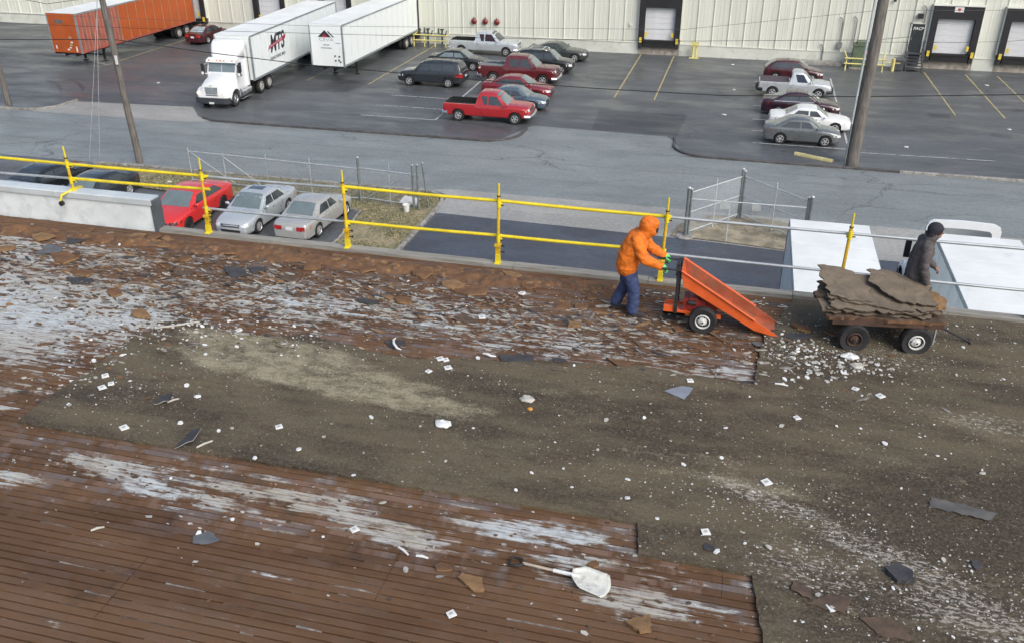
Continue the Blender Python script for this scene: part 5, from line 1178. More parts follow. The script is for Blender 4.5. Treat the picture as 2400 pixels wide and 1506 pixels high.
rail('lower yellow rail pipe above the right end of the parapet', -12.92, .89, -9.74, .93, True)
rail('upper grey rail pipe in front of the two silver sedans', -9.95, 1.19, -6.98, 1.21, False)
rail('lower grey rail pipe across the bonnets of the silver sedans', -9.95, .53, -6.80, .54, False)
rail('upper yellow rail pipe across the dark driveway left half', -6.98, 1.23, -3.90, 1.22, True)
rail('lower yellow rail pipe across the dark driveway left half', -6.98, .54, -3.90, .56, True)
rail('upper yellow rail pipe ending behind the worker in orange', -4.02, 1.225, -.90, 1.21, True)
rail('lower yellow rail pipe ending behind the worker in orange', -4.02, .555, -.94, .58, True)
rail('upper grey rail pipe running right past the trailers', -1.08, 1.20, 6.2, 1.21, False)
rail('lower grey rail pipe running right behind the orange buggy', -1.10, .52, 6.2, .50, False)

# ------------------------------------------------------------------ people
def remesh(name, mb, mat, parent, voxel, smooth=6, fold=0, fscale=9, seed=0):
    me = mb.mesh(name, mat, None, True); o = link(name, me)
    md = o.modifiers.new('r', 'REMESH'); md.mode = 'VOXEL'; md.voxel_size = voxel; md.use_smooth_shade = True
    s = o.modifiers.new('s', 'SMOOTH'); s.iterations = smooth; s.factor = .5
    me2 = evaluated(o, name)
    me2.materials.clear(); me2.materials.append(mat)
    if fold:
        no = [v.normal.copy() for v in me2.vertices]
        for v, n_ in zip(me2.vertices, no):
            p = v.co; q = noise.noise((p.x*fscale, p.y*fscale, p.z*fscale*1.6+seed))+.5*noise.noise((p.x*fscale*2.3, p.y*fscale*2.3, p.z*fscale*3.4+seed))
            v.co += n_*q*fold
    me2.polygons.foreach_set('use_smooth', [True]*len(me2.polygons))
    return link(name, me2, parent)
def chain(mb, pts, rs, sq=None):
    mb.tube(pts, rs, 14, squash=sq)
    for p, r in zip(pts, rs): mb.sphere(p, r if sq is None else r*min(1, sq), 12, 8)
def lerp(a, b, t): return tuple(x+(y-x)*t for x, y in zip(a, b))
def hand_chain(mb, wrist, hand, side, curl, grip=False):
    """palm, four fingers of unequal length and a thumb leaving the side of the palm"""
    w_, h_ = Vector(wrist), Vector(hand); d = (h_-w_).normalized(); lat = Vector((0, 1, 0)) if abs(d.y) < .8 else Vector((1, 0, 0))
    up = d.cross(lat).normalized(); lat = up.cross(d).normalized()
    mb.sphere(tuple(w_+d*.045), (.042,.042,.042), 10, 8)
    for k, (ln, off) in enumerate(((.070,-.030),(.080,-.010),(.075,.011),(.058,.030))):
        b = w_+d*.075+lat*off; a1 = b+d*ln*.5+up*(-curl*.5*ln); a2 = a1+d*ln*(.35-curl*.45)+up*(-curl*.55*ln); a3 = a2-d*ln*curl*.3+up*(-ln*.22)
        mb.tube([tuple(w_+d*.03+lat*off*.7), tuple(b), tuple(a1), tuple(a2), tuple(a3)], [.014,.0115,.0105,.010,.008], 8)
    tb = w_+d*.03+lat*(-.035*side); mb.tube([tuple(tb), tuple(tb+d*.03+lat*(-.03*side)-up*.01), tuple(tb+d*.07+lat*(-.028*side)-up*.03)], [.016,.0125,.009], 8)
def person(label, loc, rz, S, jacket, trousers, boots, skin, gloves=None, hood=True, cap=None, face=True, bulk=1.0):
    o = thing('person', label, 'person', loc, rz)
    B = MB()
    chain(B, [S['pelvis'], S['waist'], S['chest'], S['neck']], [.125,.115,.135,.055]); chain(B, [S['neck'], S['head']], [.055,.06])
    hx, hy, hz = S['head']; tl = S.get('tilt', 0)
    B.sphere((hx-.005, hy, hz+.02), (.092,.075,.115), 16, 12); B.sphere((hx+.03, hy, hz-.05), (.06,.056,.065), 12, 8)
    B.tube([(hx+.085,hy,hz+.02),(hx+.112,hy,hz-.022),(hx+.085,hy,hz-.03)], [.010,.016,.012], 8)
    for s in (-1, 1): B.sphere((hx-.005, hy+s*.078, hz-.005), (.022,.010,.034), 8, 6); B.sphere((hx+.075, hy+s*.032, hz+.038), (.02,.022,.010), 8, 6)
    B.tube([(hx+.088,hy-.025,hz-.062),(hx+.094,hy,hz-.060),(hx+.088,hy+.025,hz-.062)], .008, 6)
    for s, k in ((-1, 'r'), (1, 'l')):
        chain(B, [S['sh'+k], S['el'+k], S['wr'+k]], [.048,.038,.026]); hand_chain(B, S['wr'+k], S['ha'+k], s, S.get('curl'+k, .6))
        chain(B, [S['hip'+k], S['kn'+k], S['an'+k]], [.075,.052,.038])
        B.sphere(tuple(lerp(S['an'+k], S['to'+k], .5)), (.10,.04,.035), 10, 6)
    body = remesh('body', B, skin, o, .010, 4)
    if face:
        for s in (-1, 1): MB().sphere((hx+.083, hy+s*.032, hz+.026), (.010,.013,.009), 8, 6).build('eye', BLACKPL, body, 60)
    T = MB()
    for k in 'rl':
        chain(T, [lerp(S['pelvis'], S['hip'+k], .8), lerp(S['hip'+k], S['kn'+k], .45), S['kn'+k], lerp(S['kn'+k], S['an'+k], .5), lerp(S['kn'+k], S['an'+k], .93)], [.135,.122,.098,.094,.096])
    chain(T, [S['hipr'], S['hipl']], [.12,.12]); chain(T, [S['pelvis'], lerp(S['pelvis'], S['waist'], .5)], [.15,.14])
    remesh('trousers', T, trousers, o, .013, 5, .010, 11, 3)
    J = MB()
    wv = S['waist']; pv = S['pelvis']; hem = lerp(pv, wv, -.15)
    for dy in (-.075*bulk, .075*bulk):
        q = lambda p: (p[0], p[1]+dy, p[2])
        chain(J, [q(hem), q(wv), q(S['chest']), lerp(q(S['chest']), S['neck'], .6)], [.170*bulk,.168*bulk,.175*bulk,.125*bulk])
    chain(J, [S['shr'], S['shl']], [.085,.085])
    for k in 'rl': chain(J, [S['sh'+k], lerp(S['sh'+k], S['el'+k], .5), S['el'+k], lerp(S['el'+k], S['wr'+k], .5), lerp(S['el'+k], S['wr'+k], .98)], [.098*bulk,.092*bulk,.084*bulk,.076*bulk,.060*bulk])
    chain(J, [S['neck'], lerp(S['neck'], S['head'], .4)], [.098,.098])
    jk = remesh('jacket', J, jacket, o, .013, 5, .014, 10, 8)
    if hood:
        Hd = MB(); Hd.sphere((hx-.018, hy, hz+.025), (.150,.128,.162), 18, 14); Hd.sphere((hx-.05, hy, hz-.10), (.12,.13,.10), 14, 10); Hd.sphere((hx+.065, hy, hz+.065), (.085,.108,.085), 14, 10)
        Hd.sphere((hx+.045, hy, hz-.06), (.085,.11,.09), 14, 10)
        hm = remesh('hood', Hd, jacket, o, .011, 4, .008, 14, 5)
        MB().sphere((hx+.110, hy, hz-.025), (.030,.066,.080), 14, 10).build('hood_opening', BLACKPL, hm, 60)
    if cap:
        Cp = MB(); Cp.sphere((hx-.012, hy, hz+.045), (.118,.102,.115), 16, 12); Cp.sphere((hx-.055, hy, hz-.04), (.075,.095,.10), 12, 8); Cp.tube([(hx+.06,hy-.085,hz+.055),(hx+.098,hy,hz+.06),(hx+.06,hy+.085,hz+.055)], .020, 8)
        remesh('hood', Cp, cap, o, .010, 4, .004, 14, 2)
        Ck = MB(); chain(Ck, [S['neck'], lerp(S['neck'], S['head'], .45)], [.092,.085]); remesh('collar', Ck, cap, o, .012, 4, .006, 12, 4)
    for k, s in (('r', -1), ('l', 1)):
        Bt = MB(); an, to = S['an'+k], S['to'+k]
        Bt.sphere((an[0], an[1], an[2]-.005), (.058,.052,.075), 12, 8); Bt.tube([(an[0]-.06,an[1],to[2]+.018),(lerp(an, to, .5)[0],an[1],to[2]+.028),(to[0]-.02,to[1],to[2]+.015),(to[0]+.03,to[1],to[2]+.006)], [.052,.052,.05,.034], 12, squash=.8)
        Bt.bbox((an[0]-.085,an[1]-.05,0.0+(to[2]-.045 if to[2] > .05 else 0)), (to[0]+.03,to[1]+.05,.025+(to[2]-.045 if to[2] > .05 else 0)))
        remesh('boot', Bt, boots, o, .011, 3)
        if gloves:
            G = MB(); hand_chain(G, S['wr'+k], S['ha'+k], s, S.get('curl'+k, .6)); chain(G, [lerp(S['el'+k], S['wr'+k], .9), S['wr'+k]], [.040,.040])
            for i_ in range(len(G.v)): pass
            gm = remesh('glove', G, gloves, o, .007, 2)
            for v in gm.data.vertices: v.co += v.normal*.006
    return o
JEAN = M('blue_denim', (.035,.055,.135), .85, 0, .3, 8, bump=.4, bscale=60, dirt=.25, dirtcol=(.02,.025,.05)); HIVIS = M('orange_work_jacket', (.66,.155,.008), .75, 0, .18, 5, bump=.3, bscale=40, dirt=.3, dirtcol=(.36,.10,.025)); BOOT = M('dark_work_boot', (.03,.027,.027), .8, 0, .3, 9)
SKIN = M('skin_brown', (.23,.13,.09), .6, 0, .12, 8); GLV = M('lime_green_glove', (.12,.62,.16), .6, 0, .15, 12); CHARJ = M('charcoal_sweatshirt', (.080,.073,.074), .9, 0, .25, 7, bump=.4, bscale=50); NAVYH = M('navy_knit_hood', (.022,.022,.034), .9, 0, .25, 9, bump=.4, bscale=60); DKTR = M('dark_work_trousers', (.035,.035,.042), .85, 0, .25, 8)
S1 = dict(pelvis=(-.08,0,.90), waist=(-.055,0,1.08), chest=(.045,0,1.27), neck=(.14,0,1.42), head=(.225,0,1.53), shr=(.06,-.18,1.35), shl=(.06,.18,1.35), elr=(.20,-.27,1.10), ell=(.24,.25,1.09), wrr=(.46,-.24,.985), wrl=(.47,.19,.985), har=(.56,-.23,.97), hal=(.57,.19,.97),
    hipr=(-.07,-.09,.86), hipl=(-.09,.09,.86), knr=(.06,-.10,.47), knl=(-.10,.12,.47), anr=(.06,-.10,.09), anl=(-.26,.13,.11), tor=(.24,-.10,.035), tol=(-.08,.13,.035), curlr=.85, curll=.85)
person('worker in orange hooded jacket and blue jeans pushing the orange buggy', (-1.36, 13.22, RZ), 0, S1, HIVIS, JEAN, BOOT, SKIN, GLV, True, None, False, 1.07)
S2 = dict(pelvis=(0,0,.93), waist=(.01,0,1.10), chest=(.05,0,1.32), neck=(.09,0,1.49), head=(.155,0,1.62), shr=(.05,-.19,1.42), shl=(.05,.19,1.42), elr=(.04,-.26,1.14), ell=(.10,.25,1.15), wrr=(.13,-.26,.89), wrl=(.30,.20,.98), har=(.16,-.26,.80), hal=(.37,.19,.93),
    hipr=(0,-.09,.88), hipl=(0,.09,.88), knr=(.10,-.10,.48), knl=(-.06,.10,.48), anr=(.05,-.10,.09), anl=(-.22,.10,.10), tor=(.23,-.10,.035), tol=(-.05,.10,.035), curlr=.55, curll=.6)
person('worker in charcoal sweatshirt and navy knit hood walking behind the loaded wagon', (2.95, 13.86, RZ), R(2), S2, CHARJ, DKTR, BOOT, SKIN, None, False, NAVYH, True, .84)

# ------------------------------------------------------------------ orange dump buggy
BO = M('buggy_orange_paint', (.62,.105,.022), .42, 0, .1, 3, coat=.2, dirt=.25, dirtcol=(.36,.08,.03)); BOI = M('worn_orange_tray', (.34,.085,.04), .6, 0, .25, 2.5, dirt=.6, dirtcol=(.20,.10,.06)); BRED = M('engine_red', (.24,.025,.02), .5, 0, .2, 5)
o = thing('dump_buggy', 'orange power dump buggy with its tray tipped down to the roof', 'buggy', (0, 13.16, RZ))
y0, y1 = -.25, .25; t_ = .018
trp = [(-.57,.98),(.62,.27),(.99,.045),(.985,.022),(.62,.10),(-.52,.72)]
MB().prism(trp, y0, y0+t_, 'y').build('tray_side', BO, o); MB().prism(trp, y1-t_, y1, 'y').build('tray_side', BOI, o)
MB().prism([(-.522,.715),(.62,.097),(.99,.020),(.99,.032),(.622,.112),(-.515,.735)], y0+t_, y1-t_, 'y').build('tray_floor', BOI, o)
MB().prism([(-.572,.975),(-.522,.715),(-.505,.722),(-.553,.978)], y0+t_, y1-t_, 'y').build('tray_back', BO, o)
MB().tube([(-.57,y0-.012,.985),(.62,y0-.012,.275)], .018, 8).build('tray_rim', BO, o); MB().tube([(-.57,y1+.012,.985),(.62,y1+.012,.275)], .018, 8).build('tray_rim', BO, o)
MB().prism([(.84,.03),(1.02,.005),(1.03,.012),(.85,.055)], y0+.01, y1-.01, 'y').build('tray_lip', BRF, o)
fr = MB().bbox((-.80,-.20,.20), (.10,-.15,.26)).bbox((-.80,.15,.20), (.10,.20,.26)).bbox((-.80,-.20,.20), (-.45,.20,.235)).build('frame', BO, o)
MB().prism([(-.80,.235),(-.55,.235),(-.60,.36),(-.72,.33),(-.80,.34)], -.19, -.15, 'y').build('step_guard', BO, o)
for s in (-1, 1):
    MB().bbox((-.64,s*.19-.025,.22), (-.585,s*.19+.025,1.0)).build('mast', BLACKPL, o)
    hb = MB().tube([(-.56,s*.21,.965),(-.98,s*.21,.975)], .016, 8).build('handlebar', BLACKPL, o); MB().tube([(-.80,s*.21,.972),(-.985,s*.21,.976)], .024, 8).build('grip', BLACKPL, hb)
MB().bbox((-.655,-.20,.86), (-.592,.20,.93)).bbox((-.66,-.10,.93), (-.60,.10,1.02)).build('control_panel', BLACKPL, o)
en = MB().bbox((-.50,-.15,.26), (-.15,.15,.46)).cyl((-.33,-.16,.38), (-.33,.16,.38), .12, 14).build('engine', BRED, o); MB().bbox((-.14,-.12,.28), (.02,.10,.42)).build('fuel_can', BRED, en); MB().cyl((-.42,-.17,.42), (-.30,-.17,.42), .04, 8).build('muffler', BLACKPL, en)
MB().tube([(.02,-.10,.25),(-.30,-.10,.62)], .02, 8).tube([(.02,.10,.25),(-.30,.10,.62)], .02, 8).build('lift_arm', BLACKPL, o)
wheel_set(o, 'buggy', [(-.17,-.32),(-.17,.32)], .215, .15, .115, 5, STEELRIM, 'disc'); MB().cyl((-.17,-.3,.215), (-.17,.3,.215), .025, 8).build('axle', STEEL, o)
wheel_set(o, 'caster', [(-.70,.0)], .10, .06, .05, 4, STEELRIM, 'disc')

# ------------------------------------------------------------------ wagon and its load
RUSTB = M('rusty_wagon_steel', (.075,.042,.03), .75, .2, .35, 4, dirt=.4, dirtcol=(.035,.025,.02))
wg = thing('wagon', 'rusty four-wheeled flat wagon carrying torn roofing', 'wagon', (2.46, 13.30, RZ), R(8))
MB().bbox((-.78,-.42,.47), (.78,.42,.505)).build('bed', RUSTB, wg)
for s in (-1, 1): MB().bbox((-.80,s*.43-.018,.44), (.80,s*.43+.018,.55)).build('side_rail', RUSTB, wg); MB().bbox((s*.80-.018,-.41,.44), (s*.80+.018,.41,.55)).build('end_rail', RUSTB, wg)
for x in (-.45, .45): MB().bbox((x-.05,-.36,.21), (x+.05,.36,.27)).bbox((x-.04,-.2,.27), (x+.04,.2,.468)).build('axle', STEEL, wg)
MB().bbox((-.5,-.04,.30), (.7,.04,.36)).build('reach_bar', STEEL, wg)
tg_ = MB().tube([(.60,0,.32),(.85,0,.30),(1.40,-.04,.05)], .018, 8).tube([(1.38,-.12,.05),(1.42,.06,.05)], .015, 8).build('tongue', STEEL, wg)
MB().bbox((.70,-.44,.18), (.72,-.40,.44)).build('stake', GPIPE, wg)
wheel_set(wg, 'wagon', [(.45,-.42),(-.45,.42),(.45,.42)], .225, .17, .115, 4, STEELRIM, 'disc'); wheel_set(wg, 'wagonrust', [(-.45,-.42)], .225, .17, .11, 4, RUSTB, 'disc')
def slab(name, label, cat, poly, z, th, mat, edge, loc, rz=0, tilt=(0, 0), curl=0, seed=0, group=None, step=.07, amp=.014, bumpy=.008, z_over=None):
    """torn sheet: ragged outline, rolling surface, paler broken edge"""
    rg = ragged(poly, step, amp, seed); bm = bmesh.new(); vs = [bm.verts.new((x, y, 0)) for x, y in rg]; f = bm.faces.new(vs)
    bmesh.ops.triangulate(bm, faces=[f]); bmesh.ops.subdivide_edges(bm, edges=[e for e in bm.edges if not e.is_boundary], cuts=2, use_grid_fill=False); bmesh.ops.triangulate(bm, faces=bm.faces)
    def hz(x, y): return tilt[0]*x+tilt[1]*y+curl*(x*x)+bumpy*noise.noise((x*4, y*4, seed))*2
    for v in bm.verts: v.co.z = hz(v.co.x, v.co.y)
    bm.normal_update()
    if sum(f_.normal.z for f_ in bm.faces) < 0: bmesh.ops.reverse_faces(bm, faces=bm.faces)
    for f_ in bm.faces: f_.material_index = 0
    low = min(v.co.z for v in bm.verts)
    top_faces = bm.faces[:]; dup = bmesh.ops.extrude_face_region(bm, geom=top_faces)
    nv = [g for g in dup['geom'] if isinstance(g, bmesh.types.BMVert)]
    for v in nv: v.co.z += th
    bmesh.ops.recalc_face_normals(bm, faces=bm.faces)
    for f_ in bm.faces: f_.material_index = 1 if abs(f_.normal.z) < .55 else 0
    me = bpy.data.meshes.new(name); bm.to_mesh(me); bm.free(); me.materials.append(mat); me.materials.append(edge)
    o = link(name, me, None, (loc[0], loc[1], RZ+z-low), (0, 0, rz)); return tag(o, label, cat, group)
FELTS = M('stacked_felt_top', (.150,.122,.088), .85, 0, .25, 4, bump=.6, bscale=30, dirt=.4, dirtcol=(.085,.066,.048)); FELTE = M('torn_felt_edge', (.06,.042,.03), .9, 0, .3, 8)
rect = lambda a, b: [(-a,-b),(a,-b),(a,b),(-a,b)]
G_ = 'torn roofing sheets stacked on the wagon'
slab('roofing_sheet', 'bottom roofing sheet with a broken tan board edge on the wagon', 'roofing sheet', rect(.84,.46), .512, .045, BRF, FIB, (2.44,13.30), R(8), (0,.05), 0, 3, G_, .06, .02)
slab('roofing_sheet', 'second roofing sheet jutting out left of the wagon', 'roofing sheet', [(-.86,-.40),(.70,-.46),(.78,.40),(-.80,.46)], .575, .018, FELTS, FELTE, (2.36,13.32), R(8), (0,.12), .01, 4, G_, .06, .028, .005)
slab('roofing_sheet', 'tan fibreboard slab sticking out at the right end of the load', 'roofing sheet', [(-.25,-.24),(.28,-.20),(.36,.02),(.26,.22),(-.25,.26)], .63, .06, FIBT, FIBT, (3.02,13.32), R(12), (.02,.12), 0, 5, G_, .05, .02)
slab('roofing_sheet', 'wavy roofing sheet across the middle of the wagon load', 'roofing sheet', [(-.78,-.42),(.05,-.46),(.62,-.44),(.70,.36),(-.10,.44),(-.74,.46)], .635, .018, FELTS, FELTE, (2.40,13.34), R(6), (-.01,.18), .02, 6, G_, .055, .028, .005)
slab('roofing_sheet', 'left top roofing sheet with a jagged dark edge on the load', 'roofing sheet', [(-.52,-.30),(-.05,-.40),(.16,-.36),(.05,.05),(-.10,.40),(-.62,.44)], .715, .018, FELTS, FELTE, (2.15,13.40), R(6), (-.05,.20), .03, 7, G_, .05, .030, .005)
slab('roofing_sheet', 'right top roofing sheet overlapping the load with a torn curved edge', 'roofing sheet', [(-.36,.10),(-.12,-.22),(.22,-.40),(.52,-.38),(.56,.30),(-.05,.44),(-.34,.40)], .74, .018, FELTS, FELTE, (2.60,13.40), R(6), (-.06,.18), .02, 8, G_, .05, .030, .005)
slab('roofing_sheet', 'thin roofing sheet showing between the wavy sheet and the top sheets', 'roofing sheet', [(-.80,-.30),(.30,-.44),(.74,-.36),(.66,.30),(-.20,.42),(-.70,.40)], .675, .016, FELTS, FELTE, (2.42,13.36), R(3), (-.02,.17), .01, 61, G_, .05, .028, .005)
slab('roofing_sheet', 'thin ragged roofing sheet under the wavy sheet on the wagon', 'roofing sheet', [(-.84,-.36),(.10,-.40),(.80,-.42),(.72,.38),(-.78,.42)], .612, .016, FELTS, FELTE, (2.40,13.32), R(10), (0,.14), .01, 62, G_, .05, .028, .005)
slab('roofing_sheet', 'small jagged dark scrap hanging at the left of the load', 'roofing sheet', [(-.20,-.10),(.10,-.14),(.16,.10),(-.14,.12)], .64, .05, BRF, FELTE, (1.66,13.28), R(10), (.05,.05), 0, 9, G_, .04, .02)

# ------------------------------------------------------------------ shovel
o = thing('shovel', 'white scoop shovel with black D handle lying on the ribbed deck', 'shovel', (-1.15, 7.0, RZ), R(-6))
SHW = M('worn_white_plastic', (.55,.56,.52), .5, 0, .12, 5, dirt=.4, dirtcol=(.30,.29,.26)); WOODH = M('wood_handle', (.36,.31,.25), .7, 0, .25, 6, stretch=(1,8,8))
nx, ny = 12, 10; vs = []
for i in range(nx+1):
    u = i/nx; hw_ = .16*min(1, (.25+u*2.6)) if u < .3 else .16+.012*(u-.3)
    for j in range(ny+1):
        v = j/ny*2-1; zz = .012+.045*abs(v)**2.5*(1-.25*u)+(.04*(1-u)**2)+(.010 if abs(abs(v)-.35) < .12 and u > .15 else 0)
        vs.append((.02+u*.42-(.05*abs(v)**2 if u > .9 else 0), v*hw_-.03*u, zz))
mb = MB(); mb.add(vs, [(i*(ny+1)+j, (i+1)*(ny+1)+j, (i+1)*(ny+1)+j+1, i*(ny+1)+j+1) for i in range(nx) for j in range(ny)])
me = mb.mesh('scoop', SHW, 50, True); bm = bmesh.new(); bm.from_mesh(me); bmesh.ops.solidify(bm, geom=bm.faces[:], thickness=.006); bm.to_mesh(me); bm.free(); link('scoop', me, o)
MB().tube([(.10,0,.055),(-.18,0,.045)], .021, 10).build('socket', WCH, o, 50); MB().tube([(-.17,0,.045),(-.52,.0,.035)], .016, 10).build('shaft', WOODH, o, 50)
MB().tube([(-.50,0,.035),(-.55,.055,.033),(-.645,.065,.032),(-.655,0,.032),(-.645,-.065,.032),(-.55,-.055,.033),(-.50,0,.035)], .014, 8).build('d_handle', BLACKPL, o, 50)

# ------------------------------------------------------------------ loose debris, piece by piece
LAND = [('at the foot of the white parapet', (-12, 14.1)), ('on the streaked upper left deck', (-11, 11.6)), ('in the litter near the roof edge', (-6.5, 13.4)), ('on the littered deck by the lone guard post', (-4, 13)), ('left of the worker in orange', (-2.2, 12.8)),
    ('beside the orange buggy', (-.2, 12.6)), ('between the buggy and the wagon', (1.4, 12.5)), ('in front of the wagon wheels', (2.4, 12.1)), ('on the felt right of the wagon', (4, 12.6)), ('along the left border of the old felt', (-8.4, 10)), ('on the pale patch of the felt', (-6, 10.4)), ('on the felt below the middle deck edge', (-3.6, 10.8)),
    ('on the dark middle of the old felt', (-2.5, 9.2)), ('on the felt near the grey sheet', (0, 10.6)), ('on the right part of the felt', (2.4, 10)), ('on the speckled felt at lower right', (2.2, 7.6)), ('on the felt beside its lower corner', (.4, 8.3)), ('on the ribbed deck around the shovel', (-1.6, 6.8)), ('on the ribbed deck below the felt edge', (-4.2, 7.2)), ('on the brown ribbed deck at lower left', (-6.2, 7.2)), ('on the lower left felt', (-6, 8.6))]
def near(x, y): return min(LAND, key=lambda l: (l[1][0]-x)**2+(l[1][1]-y)**2)[0]
def onz(x, y): return .044 if inside((x, y), FELTPOLY) else .002
rd = random.Random(99)
def flake_mesh(name, s, el, th, mat, seed):
    r_ = random.Random(seed); k = r_.randint(5, 8); pts = [(s*el*math.cos(6.283*i/k)*r_.uniform(.7, 1.12), s*math.sin(6.283*i/k)*r_.uniform(.7, 1.12)) for i in range(k)]
    tx, ty = r_.uniform(-.2, .2), r_.uniform(-.2, .2); lo = min(0, min(p[0]*tx+p[1]*ty for p in pts))
    vs = [(a, b, a*tx+b*ty-lo) for a, b in pts]+[(a*.92, b*.92, a*tx+b*ty-lo+th) for a, b in pts]
    return MB().add(vs, [tuple(range(k))[::-1], tuple(range(k, 2*k))]+[(i, (i+1) % k, (i+1) % k+k, i+k) for i in range(k)]).mesh(name, mat)
FM = [flake_mesh('insulation_chip', .036, 1+.15*(i % 5), .016, WCH if i % 4 else PCH, 40+i) for i in range(10)]
PLATES = [(-3.62, 7.13), (-2.19, 6.2), (0.83, 9.09), (1.47, 7.18), (0.18, 8.01), (-7.3, 8.19), (-5.35, 8.71), (2.03, 11.57), (2.35, 11.46), (1.22, 10.61), (-0.23, 11.22), (-8.21, 8.98), (-8.15, 9.1), (-8.37, 9.27), (-3.66, 12.44), (-3.25, 13.45), (-3.78, 10.92), (-3.87, 10.93), (-3.92, 10.54), (-3.68, 10.71), (-3.94, 10.94), (-7.26, 11.06), (-3.23, 13.49)]
CHIPS = [(-4.38, 12.21), (-6.42, 14.24), (-5.3, 13.46), (-3.28, 12.65), (-1.87, 12.6), (-0.34, 12.99), (-1.91, 11.24), (-3.36, 11.16), (-3.48, 13.14), (-4.03, 12.79), (-5.93, 8.53), (-6.65, 8.47), (-6.07, 8.44), (-6.14, 7.45), (-0.81, 8.37), (-0.74, 8.38), (-1.57, 8.76), (-0.36, 8.11), (0.09, 7.63), (0.32, 7.73), (1.34, 7.33), (2.29, 10.29), (2.9, 10.17), (2.98, 10.13), (3.37, 9.93), (1.72, 10.55), (2.11, 11.42), (2.02, 10.57), (2.06, 12.48), (3.03, 12.41), (2.92, 12.51), (3.72, 13.24), (4.11, 12.38), (3.81, 12.01), (3.48, 12.34), (4.51, 13.58), (3.38, 10.0), (2.38, 9.38), (1.4, 8.07), (2.09, 7.62), (2.66, 8.19), (2.92, 8.09), (1.82, 7.4), (1.18, 6.92), (1.62, 7.17), (2.27, 7.11), (2.57, 7.08), (0.61, 7.94), (0.86, 7.93), (-0.16, 9.21), (-0.36, 9.67), (0.29, 9.46), (-0.02, 10.25), (-0.75, 10.12), (-1.23, 9.94), (-1.86, 9.89), (-2.41, 10.24), (-2.88, 9.32), (-3.57, 9.19), (-4.27, 9.22), (-4.69, 8.65), (-4.88, 8.32), (-5.32, 8.02), (-4.0, 8.0), (-3.01, 8.55), (-2.03, 8.21), (-1.93, 8.58), (-1.4, 8.43), (-1.23, 9.25), (-0.78, 8.74), (-0.48, 8.49), (-3.91, 6.94), (-5.03, 6.95), (-5.27, 6.65), (-2.85, 6.68), (-5.95, 10.49), (-6.18, 10.77), (-6.21, 10.45), (-6.34, 10.77), (-6.99, 10.52), (-7.08, 10.27), (-7.32, 10.19), (-7.57, 10.98), (-7.83, 10.51), (-8.2, 10.46), (-8.55, 10.37), (-8.4, 9.93), (-8.87, 9.67), (-8.7, 9.4), (-6.79, 9.11), (-7.11, 9.0), (-7.09, 9.33), (-9.6, 12.73), (-10.31, 11.05), (-10.55, 11.15), (-10.85, 11.32), (-8.88, 12.54), (-10.14, 12.12), (-7.39, 12.13), (-6.48, 11.41), (-12.08, 15.07), (-14.22, 14.45), (-9.41, 14.55), (-9.72, 14.52), (-7.55, 14.37), (-11.25, 13.63), (-6.95, 14.21), (-6.16, 14.04), (-5.77, 14.0), (-5.35, 14.11), (-4.72, 13.7), (-3.26, 14.08), (-2.65, 14.52), (-1.96, 14.28), (0.35, 14.38), (0.78, 14.32), (3.75, 13.97), (4.02, 13.74), (4.25, 13.66), (2.18, 12.19), (2.32, 12.1), (1.27, 11.71), (1.06, 11.48), (0.6, 11.01), (0.68, 11.38), (1.88, 12.05), (1.45, 11.88), (1.4, 12.12), (2.56, 11.92), (0.35, 12.38), (-0.07, 12.91), (1.82, 13.18), (1.21, 11.57), (0.31, 10.14), (1.02, 10.37)]
for i, (x, y) in enumerate(CHIPS):
    if y > 14.35: continue
    s = .42+.62*rd.random()**1.8; o = link('insulation_chip', FM[i % 10], None, (x, y, RZ+onz(x, y)), (0, 0, rd.uniform(0, 6.28)), (s, s, s))
    tag(o, 'small white insulation chip lying '+near(x, y), 'chip', 'white insulation chips on the roof')
pme = MB().prism([(-.055,-.05),(.055,-.055),(.052,.055),(-.05,.05)], 0, .014, 'z').prism([(-.022,-.02),(.022,-.02),(.022,.02),(-.022,.02)], .0142, .018, 'z', 1).mesh('insulation_plate', [WCH, PCH])
for i, (x, y) in enumerate(PLATES):
    s = rd.uniform(.75, 1.0); o = link('insulation_plate', pme, None, (x, y, RZ+onz(x, y)), (rd.uniform(-.06, .06), rd.uniform(-.06, .06), rd.uniform(.3, 1.2)), (s, s, 1)); o.location.z += .006
    tag(o, 'square white fastening plate '+near(x, y), 'plate', 'square white plates on the roof')
def chunk(name, kind, x, y, s, el, th, mat, edge, seed, cat, label=None, curl=0., rz=None, tilt=(0, 0)):
    r_ = random.Random(seed); k = r_.randint(4, 6); ph = r_.uniform(0, 6.28); poly = [(s*el*math.cos(ph+6.283*(i+r_.uniform(-.3, .3))/k)*r_.uniform(.70, 1.2), s*math.sin(ph+6.283*(i+r_.uniform(-.3, .3))/k)*r_.uniform(.70, 1.2)) for i in range(k)]
    return slab(name, label or kind+' '+near(x, y), cat, poly, onz(x, y), th, mat, edge, (x, y), r_.uniform(-.35, .35) if rz is None else rz, tilt, curl, seed, kind+'s on the roof', max(.03, s*.3), s*.05, .008)
